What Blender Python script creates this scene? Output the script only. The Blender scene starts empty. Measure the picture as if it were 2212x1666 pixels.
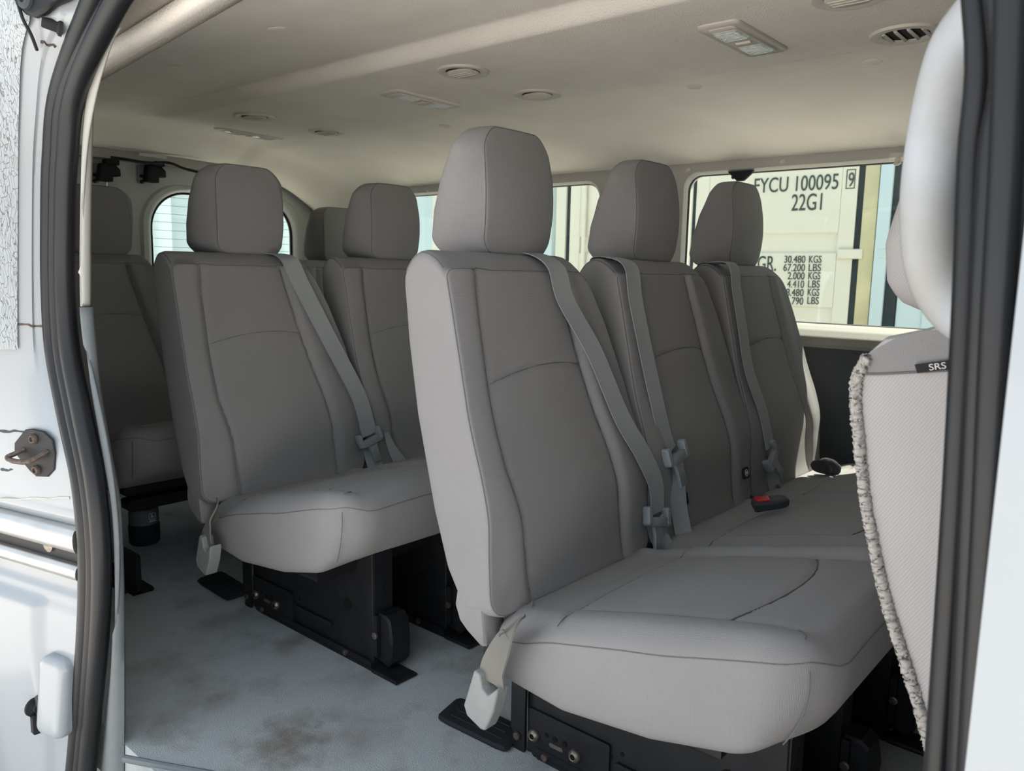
import bpy, math, random
import numpy as np
random.seed(4); np.random.seed(4)
SC = bpy.context.scene
COL = SC.collection
PI = math.pi
V3 = lambda *a: np.array(a, float)

# ------------------------------------------------------------------ camera model (metres; x = van front, y = van left, z = up, floor z = 0)
FPX, YAW, PITCH, ROLL = 1712.81, 0.709411, 0.141049, 0.0212143
CAM = V3(0.916898, -1.041836, 0.792055)
def cam_axes():
    fw = V3(-math.sin(YAW)*math.cos(PITCH), math.cos(YAW)*math.cos(PITCH), -math.sin(PITCH))
    rt = V3(math.cos(YAW), math.sin(YAW), 0); up = np.cross(rt, fw)
    c, s = math.cos(ROLL), math.sin(ROLL)
    return c*rt+s*up, -s*rt+c*up, fw
CR, CU, CF = cam_axes()
def ray(px, py): return CF + CR*(px-1106)/FPX - CU*(py-833)/FPX
def P(px, py, axis, val):                 # where the photographed point lies on the plane axis = val
    d = ray(px, py); return CAM + d*(val-CAM[axis])/d[axis]
def PP(px, py, pt, n):
    d = ray(px, py); n = np.array(n, float); return CAM + d*(((np.array(pt)-CAM)@n)/(d@n))

# ------------------------------------------------------------------ mesh helpers
class MB:
    def __init__(s): s.v, s.f, s.n = [], [], 0
    def add(s, vf):
        v, f = vf; v = np.asarray(v, float)
        s.v.append(v); s.f += [tuple(i+s.n for i in q) for q in f]; s.n += len(v); return s
    def get(s): return np.vstack(s.v), s.f
def join(*parts):
    m = MB()
    for p in parts: m.add(p)
    return m.get()
def frame(o, X, Y, Z):
    o, X, Y, Z = [np.asarray(a, float) for a in (o, X, Y, Z)]
    return lambda v: o + np.outer(v[:,0], X) + np.outer(v[:,1], Y) + np.outer(v[:,2], Z)
def xf(vf, fn): return fn(np.asarray(vf[0], float)), vf[1]
def nrm(a): a = np.asarray(a, float); return a/np.linalg.norm(a)
def rings(rs, closed=True, caps=True):
    n = len(rs[0]); V = np.vstack(rs); F = []
    for i in range(len(rs)-1):
        for j in range(n if closed else n-1):
            k = (j+1) % n
            F.append((i*n+j, i*n+k, (i+1)*n+k, (i+1)*n+j))
    if caps: F.append(tuple(range(n))[::-1]); F.append(tuple((len(rs)-1)*n+j for j in range(n)))
    return V, F
def prism(poly, z0, z1, ch=0.0):          # extruded outline with chamfered rims
    p = np.asarray(poly, float); c = p.mean(0); r = []
    def ring(q, z): return np.column_stack([q, np.full(len(q), z)])
    if ch > 0:
        d = c-p; q = p + d/np.linalg.norm(d, axis=1)[:, None]*ch*1.3
        r = [ring(q, z0), ring(p, z0+ch), ring(p, z1-ch), ring(q, z1)]
    else: r = [ring(p, z0), ring(p, z1)]
    a = 0.5*sum(p[i][0]*p[(i+1) % len(p)][1]-p[(i+1) % len(p)][0]*p[i][1] for i in range(len(p)))
    v, f = rings(r)
    return v, (f if a > 0 else [q[::-1] for q in f])
def rrect(w, h, r, n=5):
    o = []
    for cx, cy, a in ((w/2-r, -h/2+r, -90), (w/2-r, h/2-r, 0), (-w/2+r, h/2-r, 90), (-w/2+r, -h/2+r, 180)):
        for k in range(n+1):
            t = math.radians(a+90*k/n); o.append((cx+r*math.cos(t), cy+r*math.sin(t)))
    return o
def box(c, s, ch=0.003, R=None):
    v, f = prism([(-s[0]/2, -s[1]/2), (s[0]/2, -s[1]/2), (s[0]/2, s[1]/2), (-s[0]/2, s[1]/2)], -s[2]/2, s[2]/2, min(ch, min(s)*.4))
    if R is not None: v = v @ np.asarray(R, float)
    return v + np.asarray(c, float), f
def rotm(axis, a):                        # row-vector rotation
    c, s = math.cos(a), math.sin(a)
    M = {'x': [[1,0,0],[0,c,s],[0,-s,c]], 'y': [[c,0,-s],[0,1,0],[s,0,c]], 'z': [[c,s,0],[-s,c,0],[0,0,1]]}[axis]
    return np.array(M)
def smooth_path(pts, n=8):
    p = np.asarray(pts, float); out = []
    for i in range(len(p)-1):
        a, b, c, d = p[max(i-1,0)], p[i], p[i+1], p[min(i+2,len(p)-1)]
        for k in range(n):
            t = k/n
            out.append(.5*((2*b)+(c-a)*t+(2*a-5*b+4*c-d)*t*t+(3*b-a-3*c+d)*t**3))
    out.append(p[-1]); return np.array(out)
def tube(path, r, seg=8, squash=None, caps=True):
    p = np.asarray(path, float); n = len(p); r = np.broadcast_to(np.asarray(r, float), (n,))
    T = np.gradient(p, axis=0); T /= np.linalg.norm(T, axis=1)[:, None]+1e-12
    ref = V3(0,0,1) if abs(T[0][2]) < .9 else V3(0,1,0)
    N = nrm(np.cross(ref, T[0])); rs = []
    for i in range(n):
        N = nrm(N - T[i]*(N@T[i])); B = np.cross(T[i], N)
        a = np.arange(seg)*2*PI/seg
        ring = np.outer(np.cos(a), N) + np.outer(np.sin(a), B)
        if squash is not None:
            ax, k = squash; ax = nrm(ax); ring = ring - np.outer(ring@ax, ax)*(1-k)
        rs.append(p[i]+ring*r[i])
    return rings(rs, True, caps)
def ribbon(path, W, w, th):               # webbing: a flat strap of real thickness
    p = np.asarray(path, float); n = len(p)
    W = np.asarray(W, float); W = np.broadcast_to(W, (n,3)) if W.ndim == 1 else W
    T = np.gradient(p, axis=0); rs = []; w = np.broadcast_to(np.asarray(w, float), (n,))
    for i in range(n):
        t = nrm(T[i]); wv = nrm(W[i]-t*(W[i]@t)); nn = np.cross(t, wv)
        q = [(-.5,-.5),(-.46,-.5),(.46,-.5),(.5,-.5),(.5,.5),(.46,.5),(-.46,.5),(-.5,.5)]
        rs.append(np.array([p[i]+wv*w[i]*a+nn*th*b*(1.0 if abs(a) > .48 else .7) for a, b in q]))
    return rings(rs)
def lathe(prof, seg=24):
    prof = [(max(r,1e-5), z) for r, z in prof]; a = np.arange(seg)*2*PI/seg
    return rings([np.column_stack([r*np.cos(a), r*np.sin(a), np.full(seg, z)]) for r, z in prof])
def grid(fn, us, vs, flip=False):
    U, W = np.meshgrid(us, vs, indexing='ij'); V = fn(U.ravel(), W.ravel()); n = len(vs)
    F = [(i*n+j, i*n+j+1, (i+1)*n+j+1, (i+1)*n+j) for i in range(len(us)-1) for j in range(n-1)]
    return V, [q[::-1] for q in F] if flip else F
def sst(a, b, x): t = np.clip((x-a)/(b-a), 0, 1); return t*t*(3-2*t)
def outline(hu, hv, R, nu, nv, nc):       # R for corners (+u-v), (+u+v), (-u+v), (-u-v)
    o = []; C = [(hu,-hv,-90),(hu,hv,0),(-hu,hv,90),(-hu,-hv,180)]; cnt = [nv, nu, nv, nu]; ends = []
    for (cx, cy, a), r in zip(C, R):
        c = (cx-math.copysign(r,cx), cy-math.copysign(r,cy))
        ends.append([(c[0]+r*math.cos(math.radians(a+90*k/nc)), c[1]+r*math.sin(math.radians(a+90*k/nc))) for k in range(nc+1)])
    for i in range(4):
        o += ends[i]; a, b = ends[i][-1], ends[(i+1) % 4][0]
        o += [(a[0]+(b[0]-a[0])*k/cnt[i], a[1]+(b[1]-a[1])*k/cnt[i]) for k in range(1, cnt[i])]
    return np.array(o)
def pillow(hu, hv, R, T, rf, rb, relief, fmap, nu, nv, nc=8, step=.005):
    lim = min(hu, hv)-.003; rs = []
    def ring(d, n, w):
        o = outline(hu-d, hv-d, [max(r-d, .002) for r in R], nu, nv, nc)
        nn = n + relief(o[:,0], o[:,1])*w
        rs.append(fmap(o[:,0], o[:,1], nn))
    for d in (lim, (lim+rb)/2, rb*1.3): ring(d, -T, 0)
    for k in range(6):
        a = PI/2*(1-k/5); ring(rb*(1-math.cos(a)), -T+rb*(1-math.sin(a)), 0)
    for k in range(1, 6): ring(0, -T+rb+(T-rb-rf)*k/6, k/6)
    for k in range(8):
        a = PI/2*k/7; ring(rf*(1-math.cos(a)), -rf+rf*math.sin(a), 1)
    d = rf+step
    while d < lim: ring(d, 0, 1); d += step
    ring(lim, 0, 1)
    return rings(rs)

def textmesh(s, size, sx=1.0, depth=.0008, align='LEFT'):
    c = bpy.data.curves.new('txt', 'FONT'); c.body = s; c.size = size; c.extrude = depth; c.align_x = align
    o = bpy.data.objects.new('txt', c); COL.objects.link(o)
    dg = bpy.context.evaluated_depsgraph_get(); me = bpy.data.meshes.new_from_object(o.evaluated_get(dg))
    v = np.array([tuple(a.co) for a in me.vertices], float) if len(me.vertices) else np.zeros((0,3))
    f = [tuple(q.vertices) for q in me.polygons]
    bpy.data.objects.remove(o); bpy.data.curves.remove(c); bpy.data.meshes.remove(me)
    v[:,0] *= sx; return v, f

# ------------------------------------------------------------------ scene tree helpers
ORG = {}
def box_uv(me):                             # cloth is cut from flat panels: map the weave per facing direction, in metres
    uv = me.uv_layers.new(name='cloth'); co = np.empty(len(me.vertices)*3); me.vertices.foreach_get('co', co); co = co.reshape(-1,3)
    N = np.empty(len(me.polygons)*3); me.polygons.foreach_get('normal', N); N = np.abs(N.reshape(-1,3))*V3(1.25,1,1)
    lt = np.empty(len(me.polygons), int); me.polygons.foreach_get('loop_total', lt); li = np.empty(len(me.loops), int); me.loops.foreach_get('vertex_index', li)
    ax = np.repeat(N.argmax(1), lt); p = co[li]
    out = np.where((ax == 0)[:,None], p[:,[1,2]], np.where((ax == 1)[:,None], p[:,[0,2]], p[:,[0,1]]))
    uv.data.foreach_set('uv', out.ravel())
def mk(name, vf, m, parent=None, smooth=True, origin=None, angle=40):
    v, f = vf; v = np.asarray(v, float)
    o0 = ORG[parent.name] if parent is not None else (np.zeros(3) if origin is None else np.asarray(origin, float))
    me = bpy.data.meshes.new(name); me.from_pydata((v-o0).tolist(), [], [list(q) for q in f]); me.update()
    me.materials.append(m)
    if m.name in ('seat_fabric', 'cover_fabric'): box_uv(me)
    if smooth:
        me.polygons.foreach_set('use_smooth', [True]*len(me.polygons)); me.set_sharp_from_angle(angle=math.radians(angle))
    o = bpy.data.objects.new(name, me); COL.objects.link(o)
    if parent is not None: o.parent = parent
    else: o.location = o0
    ORG[o.name] = o0; return o
def bevel(o, w, n=3):
    b = o.modifiers.new('bevel', 'BEVEL'); b.width = w; b.segments = n; b.limit_method = 'ANGLE'; b.angle_limit = .5; return o
def tag(o, label, cat, group=None):
    o['label'] = label; o['category'] = cat
    if group: o['group'] = group
    return o
def thing(name, label, cat, loc, group=None):
    o = bpy.data.objects.new(name, None); o.empty_display_size = .05; COL.objects.link(o)
    o.location = loc; ORG[o.name] = np.asarray(loc, float); return tag(o, label, cat, group)
def solo(name, vf, m, label, cat, group=None, **k):
    v = np.asarray(vf[0]); c = (v.min(0)+v.max(0))/2; c[2] = v[:,2].min()
    return tag(mk(name, vf, m, origin=c, **k), label, cat, group)
def struct(name, vf, m, label=None, **k):
    o = mk(name, vf, m, **k); o['kind'] = 'structure'
    if label: o['label'] = label
    return o
def dup(root, loc, label, group=None, skip=()):
    r = root.copy(); COL.objects.link(r); r.location = loc; r['label'] = label; ORG[r.name] = np.asarray(loc, float)
    if group: r['group'] = group
    for ch in list(root.children):
        if ch.name.split('.')[0] in skip: continue
        c = ch.copy(); COL.objects.link(c); c.parent = r; ORG[c.name] = ORG[r.name]
        for g in list(ch.children):
            d = g.copy(); COL.objects.link(d); d.parent = c
    return r

# ------------------------------------------------------------------ materials
def mat(name, col, rough=.7, metal=0, noise=0, nscale=20, bump=0, bscale=300, spec=.3, col2=None, sheen=0, coat=0):
    m = bpy.data.materials.new(name); m.use_nodes = True; nt = m.node_tree; b = nt.nodes['Principled BSDF']
    b.inputs['Roughness'].default_value = rough; b.inputs['Metallic'].default_value = metal
    b.inputs['Specular IOR Level'].default_value = spec
    if sheen: b.inputs['Sheen Weight'].default_value = sheen
    if coat: b.inputs['Coat Weight'].default_value = coat; b.inputs['Coat Roughness'].default_value = .08
    b.inputs['Base Color'].default_value = (*col, 1)
    tc = nt.nodes.new('ShaderNodeTexCoord')
    if noise:
        n = nt.nodes.new('ShaderNodeTexNoise'); n.inputs['Scale'].default_value = nscale; n.inputs['Detail'].default_value = 5
        nt.links.new(tc.outputs['Object'], n.inputs['Vector'])
        mx = nt.nodes.new('ShaderNodeMix'); mx.data_type = 'RGBA'
        rp = nt.nodes.new('ShaderNodeMapRange'); rp.inputs[1].default_value = .3; rp.inputs[2].default_value = .7
        nt.links.new(n.outputs['Fac'], rp.inputs[0]); nt.links.new(rp.outputs[0], mx.inputs[0])
        c2 = col2 or tuple(c*(1-noise) for c in col)
        mx.inputs[6].default_value = (*col, 1); mx.inputs[7].default_value = (*c2, 1)
        nt.links.new(mx.outputs[2], b.inputs['Base Color'])
    if bump:
        n2 = nt.nodes.new('ShaderNodeTexNoise'); n2.inputs['Scale'].default_value = bscale; n2.inputs['Detail'].default_value = 3
        nt.links.new(tc.outputs['Object'], n2.inputs['Vector'])
        bp = nt.nodes.new('ShaderNodeBump'); bp.inputs['Strength'].default_value = bump; bp.inputs['Distance'].default_value = .002
        nt.links.new(n2.outputs['Fac'], bp.inputs['Height']); nt.links.new(bp.outputs[0], b.inputs['Normal'])
    return m
def nd(nt, typ, **k):
    n = nt.nodes.new(typ)
    for a, v in k.items(): setattr(n, a, v)
    return n
def math_node(nt, op, a, b=None):
    n = nd(nt, 'ShaderNodeMath', operation=op)
    for i, x in enumerate((a, b)):
        if x is None: continue
        if isinstance(x, (int, float)): n.inputs[i].default_value = x
        else: nt.links.new(x, n.inputs[i])
    return n.outputs[0]
def weave(name, col, col2, period=.0021, contrast=.5, a=(1,.3,.6), b=(.4,1,-.6), stain=.06, bump=.25, uv=False):
    m = bpy.data.materials.new(name); m.use_nodes = True; nt = m.node_tree; p = nt.nodes['Principled BSDF']
    p.inputs['Roughness'].default_value = .95; p.inputs['Specular IOR Level'].default_value = .12; p.inputs['Sheen Weight'].default_value = .08
    tc = nd(nt, 'ShaderNodeTexCoord'); sn = []
    for d in (a, b):
        dt = nd(nt, 'ShaderNodeVectorMath', operation='DOT_PRODUCT'); nt.links.new(tc.outputs['UV' if uv else 'Object'], dt.inputs[0]); dt.inputs[1].default_value = d
        sn.append(math_node(nt, 'SINE', math_node(nt, 'MULTIPLY', dt.outputs['Value'], 2*PI/period)))
    w = math_node(nt, 'MULTIPLY', sn[0], sn[1]); w = math_node(nt, 'ADD', math_node(nt, 'MULTIPLY', w, .5*contrast), .5)
    n = nd(nt, 'ShaderNodeTexNoise'); n.inputs['Scale'].default_value = 9; n.inputs['Detail'].default_value = 6; nt.links.new(tc.outputs['Object'], n.inputs['Vector'])
    f = math_node(nt, 'ADD', w, math_node(nt, 'MULTIPLY', math_node(nt, 'SUBTRACT', n.outputs['Fac'], .5), stain*6))
    mx = nd(nt, 'ShaderNodeMix', data_type='RGBA'); nt.links.new(f, mx.inputs[0])
    mx.inputs[6].default_value = (*col, 1); mx.inputs[7].default_value = (*col2, 1); nt.links.new(mx.outputs[2], p.inputs['Base Color'])
    bp = nd(nt, 'ShaderNodeBump'); bp.inputs['Strength'].default_value = bump; bp.inputs['Distance'].default_value = .0006
    nt.links.new(w, bp.inputs['Height']); nt.links.new(bp.outputs[0], p.inputs['Normal'])
    return m
M = {}
M['fabric'] = weave('seat_fabric', (.207,.199,.199), (.332,.319,.319), period=.0031, contrast=1.0, a=(1,1,0), b=(1,-1,0), stain=.05, bump=.4, uv=True)
M['fabric_pale'] = weave('cover_fabric', (.36,.335,.33), (.53,.50,.495), period=.0027, contrast=.8, a=(1,.45,0), b=(.12,1,0), uv=True)
M['seam'] = mat('seam_thread', (.15,.145,.145), .9)
M['fray'] = mat('frayed_cloth', (.50,.46,.43), 1, noise=.25, nscale=250)
M['web'] = weave('belt_webbing', (.27,.285,.285), (.42,.435,.435), period=.0028, contrast=.6, a=(.3,.9,.2), b=(.1,.3,1), stain=.10)
M['web_worn'] = weave('worn_webbing', (.17,.16,.145), (.25,.235,.21), period=.0028, contrast=.5, stain=.2)
M['plastic'] = mat('grey_plastic', (.27,.295,.31), .42, spec=.4, noise=.08, nscale=60)
M['buckle'] = mat('buckle_plastic', (.30,.30,.295), .55, noise=.1, nscale=40, spec=.3)
M['darkplastic'] = mat('charcoal_plastic', (.055,.06,.066), .6, bump=.15, bscale=500)
M['red'] = mat('red_plastic', (.42,.012,.025), .35)
M['black'] = mat('black_steel', (.016,.016,.018), .5, noise=.5, nscale=25, spec=.35, bump=.08, bscale=200)
M['blackmatte'] = mat('black_rubber', (.02,.021,.024), .75, bump=.2, bscale=180)
M['steel'] = mat('worn_bolt_steel', (.36,.31,.26), .4, metal=.85, noise=.45, nscale=150)
M['rust'] = mat('rusty_bolt', (.17,.125,.105), .6, metal=.4, noise=.6, nscale=150)
M['hole'] = mat('hole_black', (.004,.004,.004), .9)
M['seal'] = mat('rubber_seal', (.012,.012,.0145), .40, spec=.42, noise=.2, nscale=30)
M['white'] = mat('white_paint_darkened', (.34,.36,.385), .28, spec=.5, noise=.03, nscale=8, coat=.4)  # body white, colour darkened to offset the strong outdoor light on the jamb
M['white_lightened'] = mat('white_paint_lightened', (.66,.68,.66), .35, spec=.4)  # same body white, colour lightened to offset the dim light at the rear doors
M['alu'] = mat('rail_aluminium', (.62,.60,.58), .33, metal=.9, noise=.25, nscale=14)
M['trim_light'] = mat('pillar_trim_plastic', (.50,.485,.455), .7, bump=.15, bscale=700)
M['trim_grey'] = mat('grey_trim_plastic', (.19,.205,.212), .7, bump=.2, bscale=500, noise=.12, nscale=30)
M['head'] = mat('headliner_felt', (.86,.815,.755), 1, noise=.10, nscale=7, bump=.7, bscale=330, col2=(.81,.755,.69), spec=.1)
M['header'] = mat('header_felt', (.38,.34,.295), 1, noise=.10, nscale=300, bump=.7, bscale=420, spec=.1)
M['ceil_plastic'] = mat('ceiling_plastic', (.63,.585,.53), .6)
M['vent_dark'] = mat('vent_interior', (.02,.02,.02), .9)
M['lens'] = mat('lamp_lens', (.74,.78,.78), .10, spec=.8, noise=.3, nscale=90)
M['cloth_dark'] = mat('dark_cloth', (.055,.055,.06), .95, bump=.4, bscale=120)
M['ledge'] = mat('grey_ledge_plastic', (.27,.265,.24), .5, bump=.1, bscale=400)
M['plug'] = mat('brownish_plug_felt', (.70,.62,.54), 1)
M['rubber'] = mat('black_window_rubber', (.01,.011,.012), .55)
M['handle'] = mat('worn_handle_plastic', (.50,.515,.55), .5, noise=.12, nscale=14, col2=(.40,.385,.37), bump=.1, bscale=200)
M['tag'] = mat('black_label_cloth', (.02,.02,.022), .8)
M['tagwhite'] = mat('white_label_print', (.72,.69,.68), .8)
M['cream'] = mat('cream_container_paint', (.78,.745,.64), .5, noise=.05, nscale=3, bump=.05, bscale=20)
M['ochre'] = mat('stained_cream_paint', (.66,.60,.38), .5, noise=.2, nscale=6)
M['blue'] = mat('pale_blue_container_paint', (.60,.72,.76), .5, noise=.06, nscale=3)
M['gasket'] = mat('door_gasket', (.03,.045,.05), .7, noise=.3, nscale=40)
M['letter'] = mat('dark_stencil_paint', (.05,.075,.075), .7)
M['defrost'] = mat('defroster_wire', (.45,.45,.42), .6)

def mk_cracked():
    m = mat('cracked_white_paint', (.76,.78,.79), .45); nt = m.node_tree; p = nt.nodes['Principled BSDF']
    tc = nd(nt, 'ShaderNodeTexCoord'); mp = nd(nt, 'ShaderNodeMapping'); mp.inputs['Scale'].default_value = (300, 300, 10)
    n = nd(nt, 'ShaderNodeTexNoise'); n.inputs['Scale'].default_value = 40; nt.links.new(tc.outputs['Object'], n.inputs['Vector'])
    av = nd(nt, 'ShaderNodeVectorMath', operation='MULTIPLY_ADD'); nt.links.new(n.outputs['Color'], av.inputs[0]); av.inputs[1].default_value = (.014,.014,.03)
    nt.links.new(tc.outputs['Object'], av.inputs[2]); nt.links.new(av.outputs[0], mp.inputs[0])
    vo = nd(nt, 'ShaderNodeTexVoronoi', feature='DISTANCE_TO_EDGE'); vo.inputs['Scale'].default_value = 1; nt.links.new(mp.outputs[0], vo.inputs['Vector'])
    mr = nd(nt, 'ShaderNodeMapRange'); mr.inputs[1].default_value = .0; mr.inputs[2].default_value = .06; nt.links.new(vo.outputs['Distance'], mr.inputs[0])
    mx = nd(nt, 'ShaderNodeMix', data_type='RGBA'); nt.links.new(mr.outputs[0], mx.inputs[0])
    mx.inputs[6].default_value = (.13,.125,.12,1); mx.inputs[7].default_value = (.45,.475,.495,1); nt.links.new(mx.outputs[2], p.inputs['Base Color'])
    bp = nd(nt, 'ShaderNodeBump'); bp.inputs['Strength'].default_value = .5; bp.inputs['Distance'].default_value = .001
    nt.links.new(mr.outputs[0], bp.inputs['Height']); nt.links.new(bp.outputs[0], p.inputs['Normal']); return m
M['cracked'] = mk_cracked()
def mk_carpet():
    m = mat('stained_carpet', (.27,.28,.275), 1, bump=.9, bscale=420, spec=.05); nt = m.node_tree; p = nt.nodes['Principled BSDF']
    tc = nd(nt, 'ShaderNodeTexCoord'); last = None
    def noise(s, lo, hi, det=5):
        n = nd(nt, 'ShaderNodeTexNoise'); n.inputs['Scale'].default_value = s; n.inputs['Detail'].default_value = det; n.inputs['Roughness'].default_value = .62
        nt.links.new(tc.outputs['Object'], n.inputs['Vector']); mr = nd(nt, 'ShaderNodeMapRange'); mr.inputs[1].default_value = lo; mr.inputs[2].default_value = hi
        nt.links.new(n.outputs['Fac'], mr.inputs[0]); return mr.outputs[0]
    def mix(f, a, b):
        mx = nd(nt, 'ShaderNodeMix', data_type='RGBA'); nt.links.new(f, mx.inputs[0])
        for i, c in ((6, a), (7, b)):
            if isinstance(c, tuple): mx.inputs[i].default_value = (*c, 1)
            else: nt.links.new(c, mx.inputs[i])
        return mx.outputs[2]
    c = mix(noise(500, .3, .7, 2), (.38,.40,.405), (.55,.57,.575))
    c = mix(math_node(nt, 'MULTIPLY', noise(7, .50, .72), .65), c, (.22,.195,.15))
    for (x, y, r, k) in ((-.16,-.35,.09,.75), (-.21,-.30,.06,.6), (-.10,-.25,.11,.4), (-.47,-.12,.07,.55), (-.24,-.12,.08,.35)):     # brown spill marks
        ds = nd(nt, 'ShaderNodeVectorMath', operation='DISTANCE'); nt.links.new(tc.outputs['Object'], ds.inputs[0]); ds.inputs[1].default_value = (x, y, 0)
        d = math_node(nt, 'ADD', ds.outputs['Value'], math_node(nt, 'MULTIPLY', noise(22, .2, .8), r*.9))
        mr = nd(nt, 'ShaderNodeMapRange'); mr.inputs[1].default_value = r*1.35; mr.inputs[2].default_value = r*.45; mr.inputs[3].default_value = 0; mr.inputs[4].default_value = k
        nt.links.new(d, mr.inputs[0]); c = mix(mr.outputs[0], c, (.16,.11,.07))
    nt.links.new(c, p.inputs['Base Color']); return m
M['carpet'] = mk_carpet()
def mk_glass():
    m = bpy.data.materials.new('tinted_glass'); m.use_nodes = True; nt = m.node_tree; nt.nodes.clear()
    o = nd(nt, 'ShaderNodeOutputMaterial'); t = nd(nt, 'ShaderNodeBsdfTransparent'); t.inputs[0].default_value = (.86,.885,.84,1)
    g = nd(nt, 'ShaderNodeBsdfGlossy'); g.inputs['Roughness'].default_value = .02; x = nd(nt, 'ShaderNodeMixShader'); x.inputs[0].default_value = .05
    nt.links.new(t.outputs[0], x.inputs[1]); nt.links.new(g.outputs[0], x.inputs[2]); nt.links.new(x.outputs[0], o.inputs[0]); return m
M['glass'] = mk_glass()

# ================================================================== PASSENGER SEATS
UP = nrm((-.223, 0, .975)); NO = nrm((.975, 0, .223)); B0 = V3(.187, 0, .303)
def d_back(s): return np.interp(s, [-.03,.0,.06,.15,.3,.42,.51], [.055,.075,.10,.112,.118,.112,.10])
def y_in(s): return np.interp(s, [0,.1,.2,.33,.45,.52], [-.127,-.135,-.155,-.158,-.155,-.148]), np.interp(s, [0,.1,.2,.33,.45,.52], [.133,.128,.112,.092,.082,.080])
def arc_s(u): return .350 - .9*(u-.0)**2 + .0*u
def g(x, w): return np.exp(-(x/w)**2)
def back_relief(u, v):
    s = v+.245; a, b = y_in(s); mid = (a+b)/2; hw = (b-a)/2; e = np.abs(u-mid)-hw
    r = .010*sst(-.002, .02, e)*(1-.65*sst(.03, .09, e)) - .0045*g(e, .0045)*(s < .5)
    r += .004*(1-np.clip((u-mid)/hw, -1, 1)**2)
    r -= .003*g(s-arc_s(u), .0035)*(e < 0)
    r += .012*sst(.05,.14,s)*(1-sst(.14,.30,s)) - .010*(1-sst(0,.07,s))
    return r
def back_map(u, v, n):
    s = v+.245; k = d_back(s)/.115; n = np.where(n < 0, n*k, n)
    f = np.clip(-n/.1, 0, 1)
    u = np.where(u > 0, u*np.interp(s, [0,.2,.30,.41,.50,.54], [1,1,.94,.785,.61,.57]), u*(1+.012*(1-f)))
    s2 = s + (.040*np.sin(np.clip(f,0,1)*PI)**.8 - .004*f)*sst(.40,.507,s)
    return B0 + np.outer(s2, UP) + np.outer(n, NO) + np.outer(u, V3(0,1,0))
def bk(u, s, off=0.0):
    u = np.atleast_1d(np.asarray(u, float)); s = np.broadcast_to(np.asarray(s, float), u.shape)
    return back_map(u, s-.245, back_relief(u, s-.245)+off)
BACK = pillow(.219, .262, [.028,.040,.016,.028], .115, .007, .025, back_relief, back_map, 84, 100, 8, .005)

def ztop(x): return np.interp(x, [.17,.24,.30,.40,.50,.58,.63,.665], [.292,.300,.318,.345,.368,.384,.386,.372])
def zbot(x): return np.interp(x, [.17,.20,.30,.44,.55,.62,.665], [.205,.192,.180,.196,.224,.250,.262])
def cush_relief(u, v):
    x = v+.415; e = np.abs(u)-.150
    r = np.where(u < 0, .005, .013)*sst(-.004, .026, e)*(1-.95*sst(.032,.066,e)) - .006*g(e, .0045)*sst(.28,.30,x)*(1-sst(.585,.62,x))
    r -= .006*g(x-.275-.05*u*u/.04*.3, .005)*(1-sst(.165,.195,np.abs(u)))
    xf_ = .515+.035*(1-(u/.15)**2)
    r -= .0045*g(x-xf_, .0045)*(e < 0)
    return r + .006*(1-np.clip(u/.15,-1,1)**2)*sst(.3,.4,x)
def cush_map(u, v, n):
    x = v+.415; t = ztop(x); b = zbot(x); h = t-b; edge = sst(.15,.215,np.abs(u))
    t = t-.010*edge*(1-sst(.45,.6,x)) - .012*(1-sst(.2,.3,x))*edge
    z = np.where(n > 0, t+n, t+n/.15*(t-b))
    xx = x + .010*np.sin(np.clip(-n/.15,0,1)*PI)*sst(.5,.65,x) - .03*np.clip(-n/.15,0,1)**2*sst(.55,.65,x)
    uu = u*(1+.025*np.sin(np.clip(-n/.15,0,1)*PI)-.03*np.clip(-n/.15,0,1)**2)
    return np.column_stack([xx, uu, z])
def cu(x, u, off=0.0):
    x = np.asarray(x, float); u = np.broadcast_to(np.asarray(u, float), x.shape); return cush_map(u, x-.415, cush_relief(u, x-.415)+off)
CUSH = pillow(.212, .240, [.03,.085,.085,.03], .15, .030, .02, cush_relief, cush_map, 60, 70, 12, .006)

def head_relief(u, v): return .010*(1-(u/.115)**2) + .006*(1-(v/.105)**2)
def head_map(u, v, n):
    t = (v+.108)/.216; f = np.clip((n+.10)/.10, 0, 1.1)
    w = (1-.27*np.clip((f-.35)/.65, 0, 1)**1.4 - .06*(1-f)**2)*np.interp(t, [0,.12,.35,.6,.85,1], [.94,1.0,1.03,1.03,.98,.90])
    x = n*np.interp(t, [0,.15,.35,.6,.8,1], [1.0,1.06,1.0,.82,.60,.42]) + .026 - .008*t + .008*np.sin(t*PI)
    z = .820 + t*.209 - .004*(1-f)*t
    return np.column_stack([x, u*w, z])
HEAD = pillow(.118, .108, [.032,.045,.045,.032], .10, .008, .022, head_relief, head_map, 30, 30, 10, .006)

def outline_seam(hu, hv, R, fm, rel, rf, ang=45, n=60, vmin=-9, r=.0009, vmax=9):
    a = math.radians(ang); o = outline(hu-rf*(1-math.cos(a)), hv-rf*(1-math.cos(a)), R, n, n, 10)
    p = fm(o[:,0], o[:,1], -rf+rf*math.sin(a)+rel(o[:,0], o[:,1]))
    m = MB(); k = (o[:,1] > vmin) & (o[:,1] < vmax); idx = np.where(k)[0]
    if k.all(): return tube(np.vstack([p, p[:1]]), r, 5, caps=False)
    cuts = np.where(np.diff(idx) > 1)[0]
    for seg in np.split(idx, cuts+1):
        if len(seg) > 2: m.add(tube(p[seg], r, 5))
    return m.get()

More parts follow.
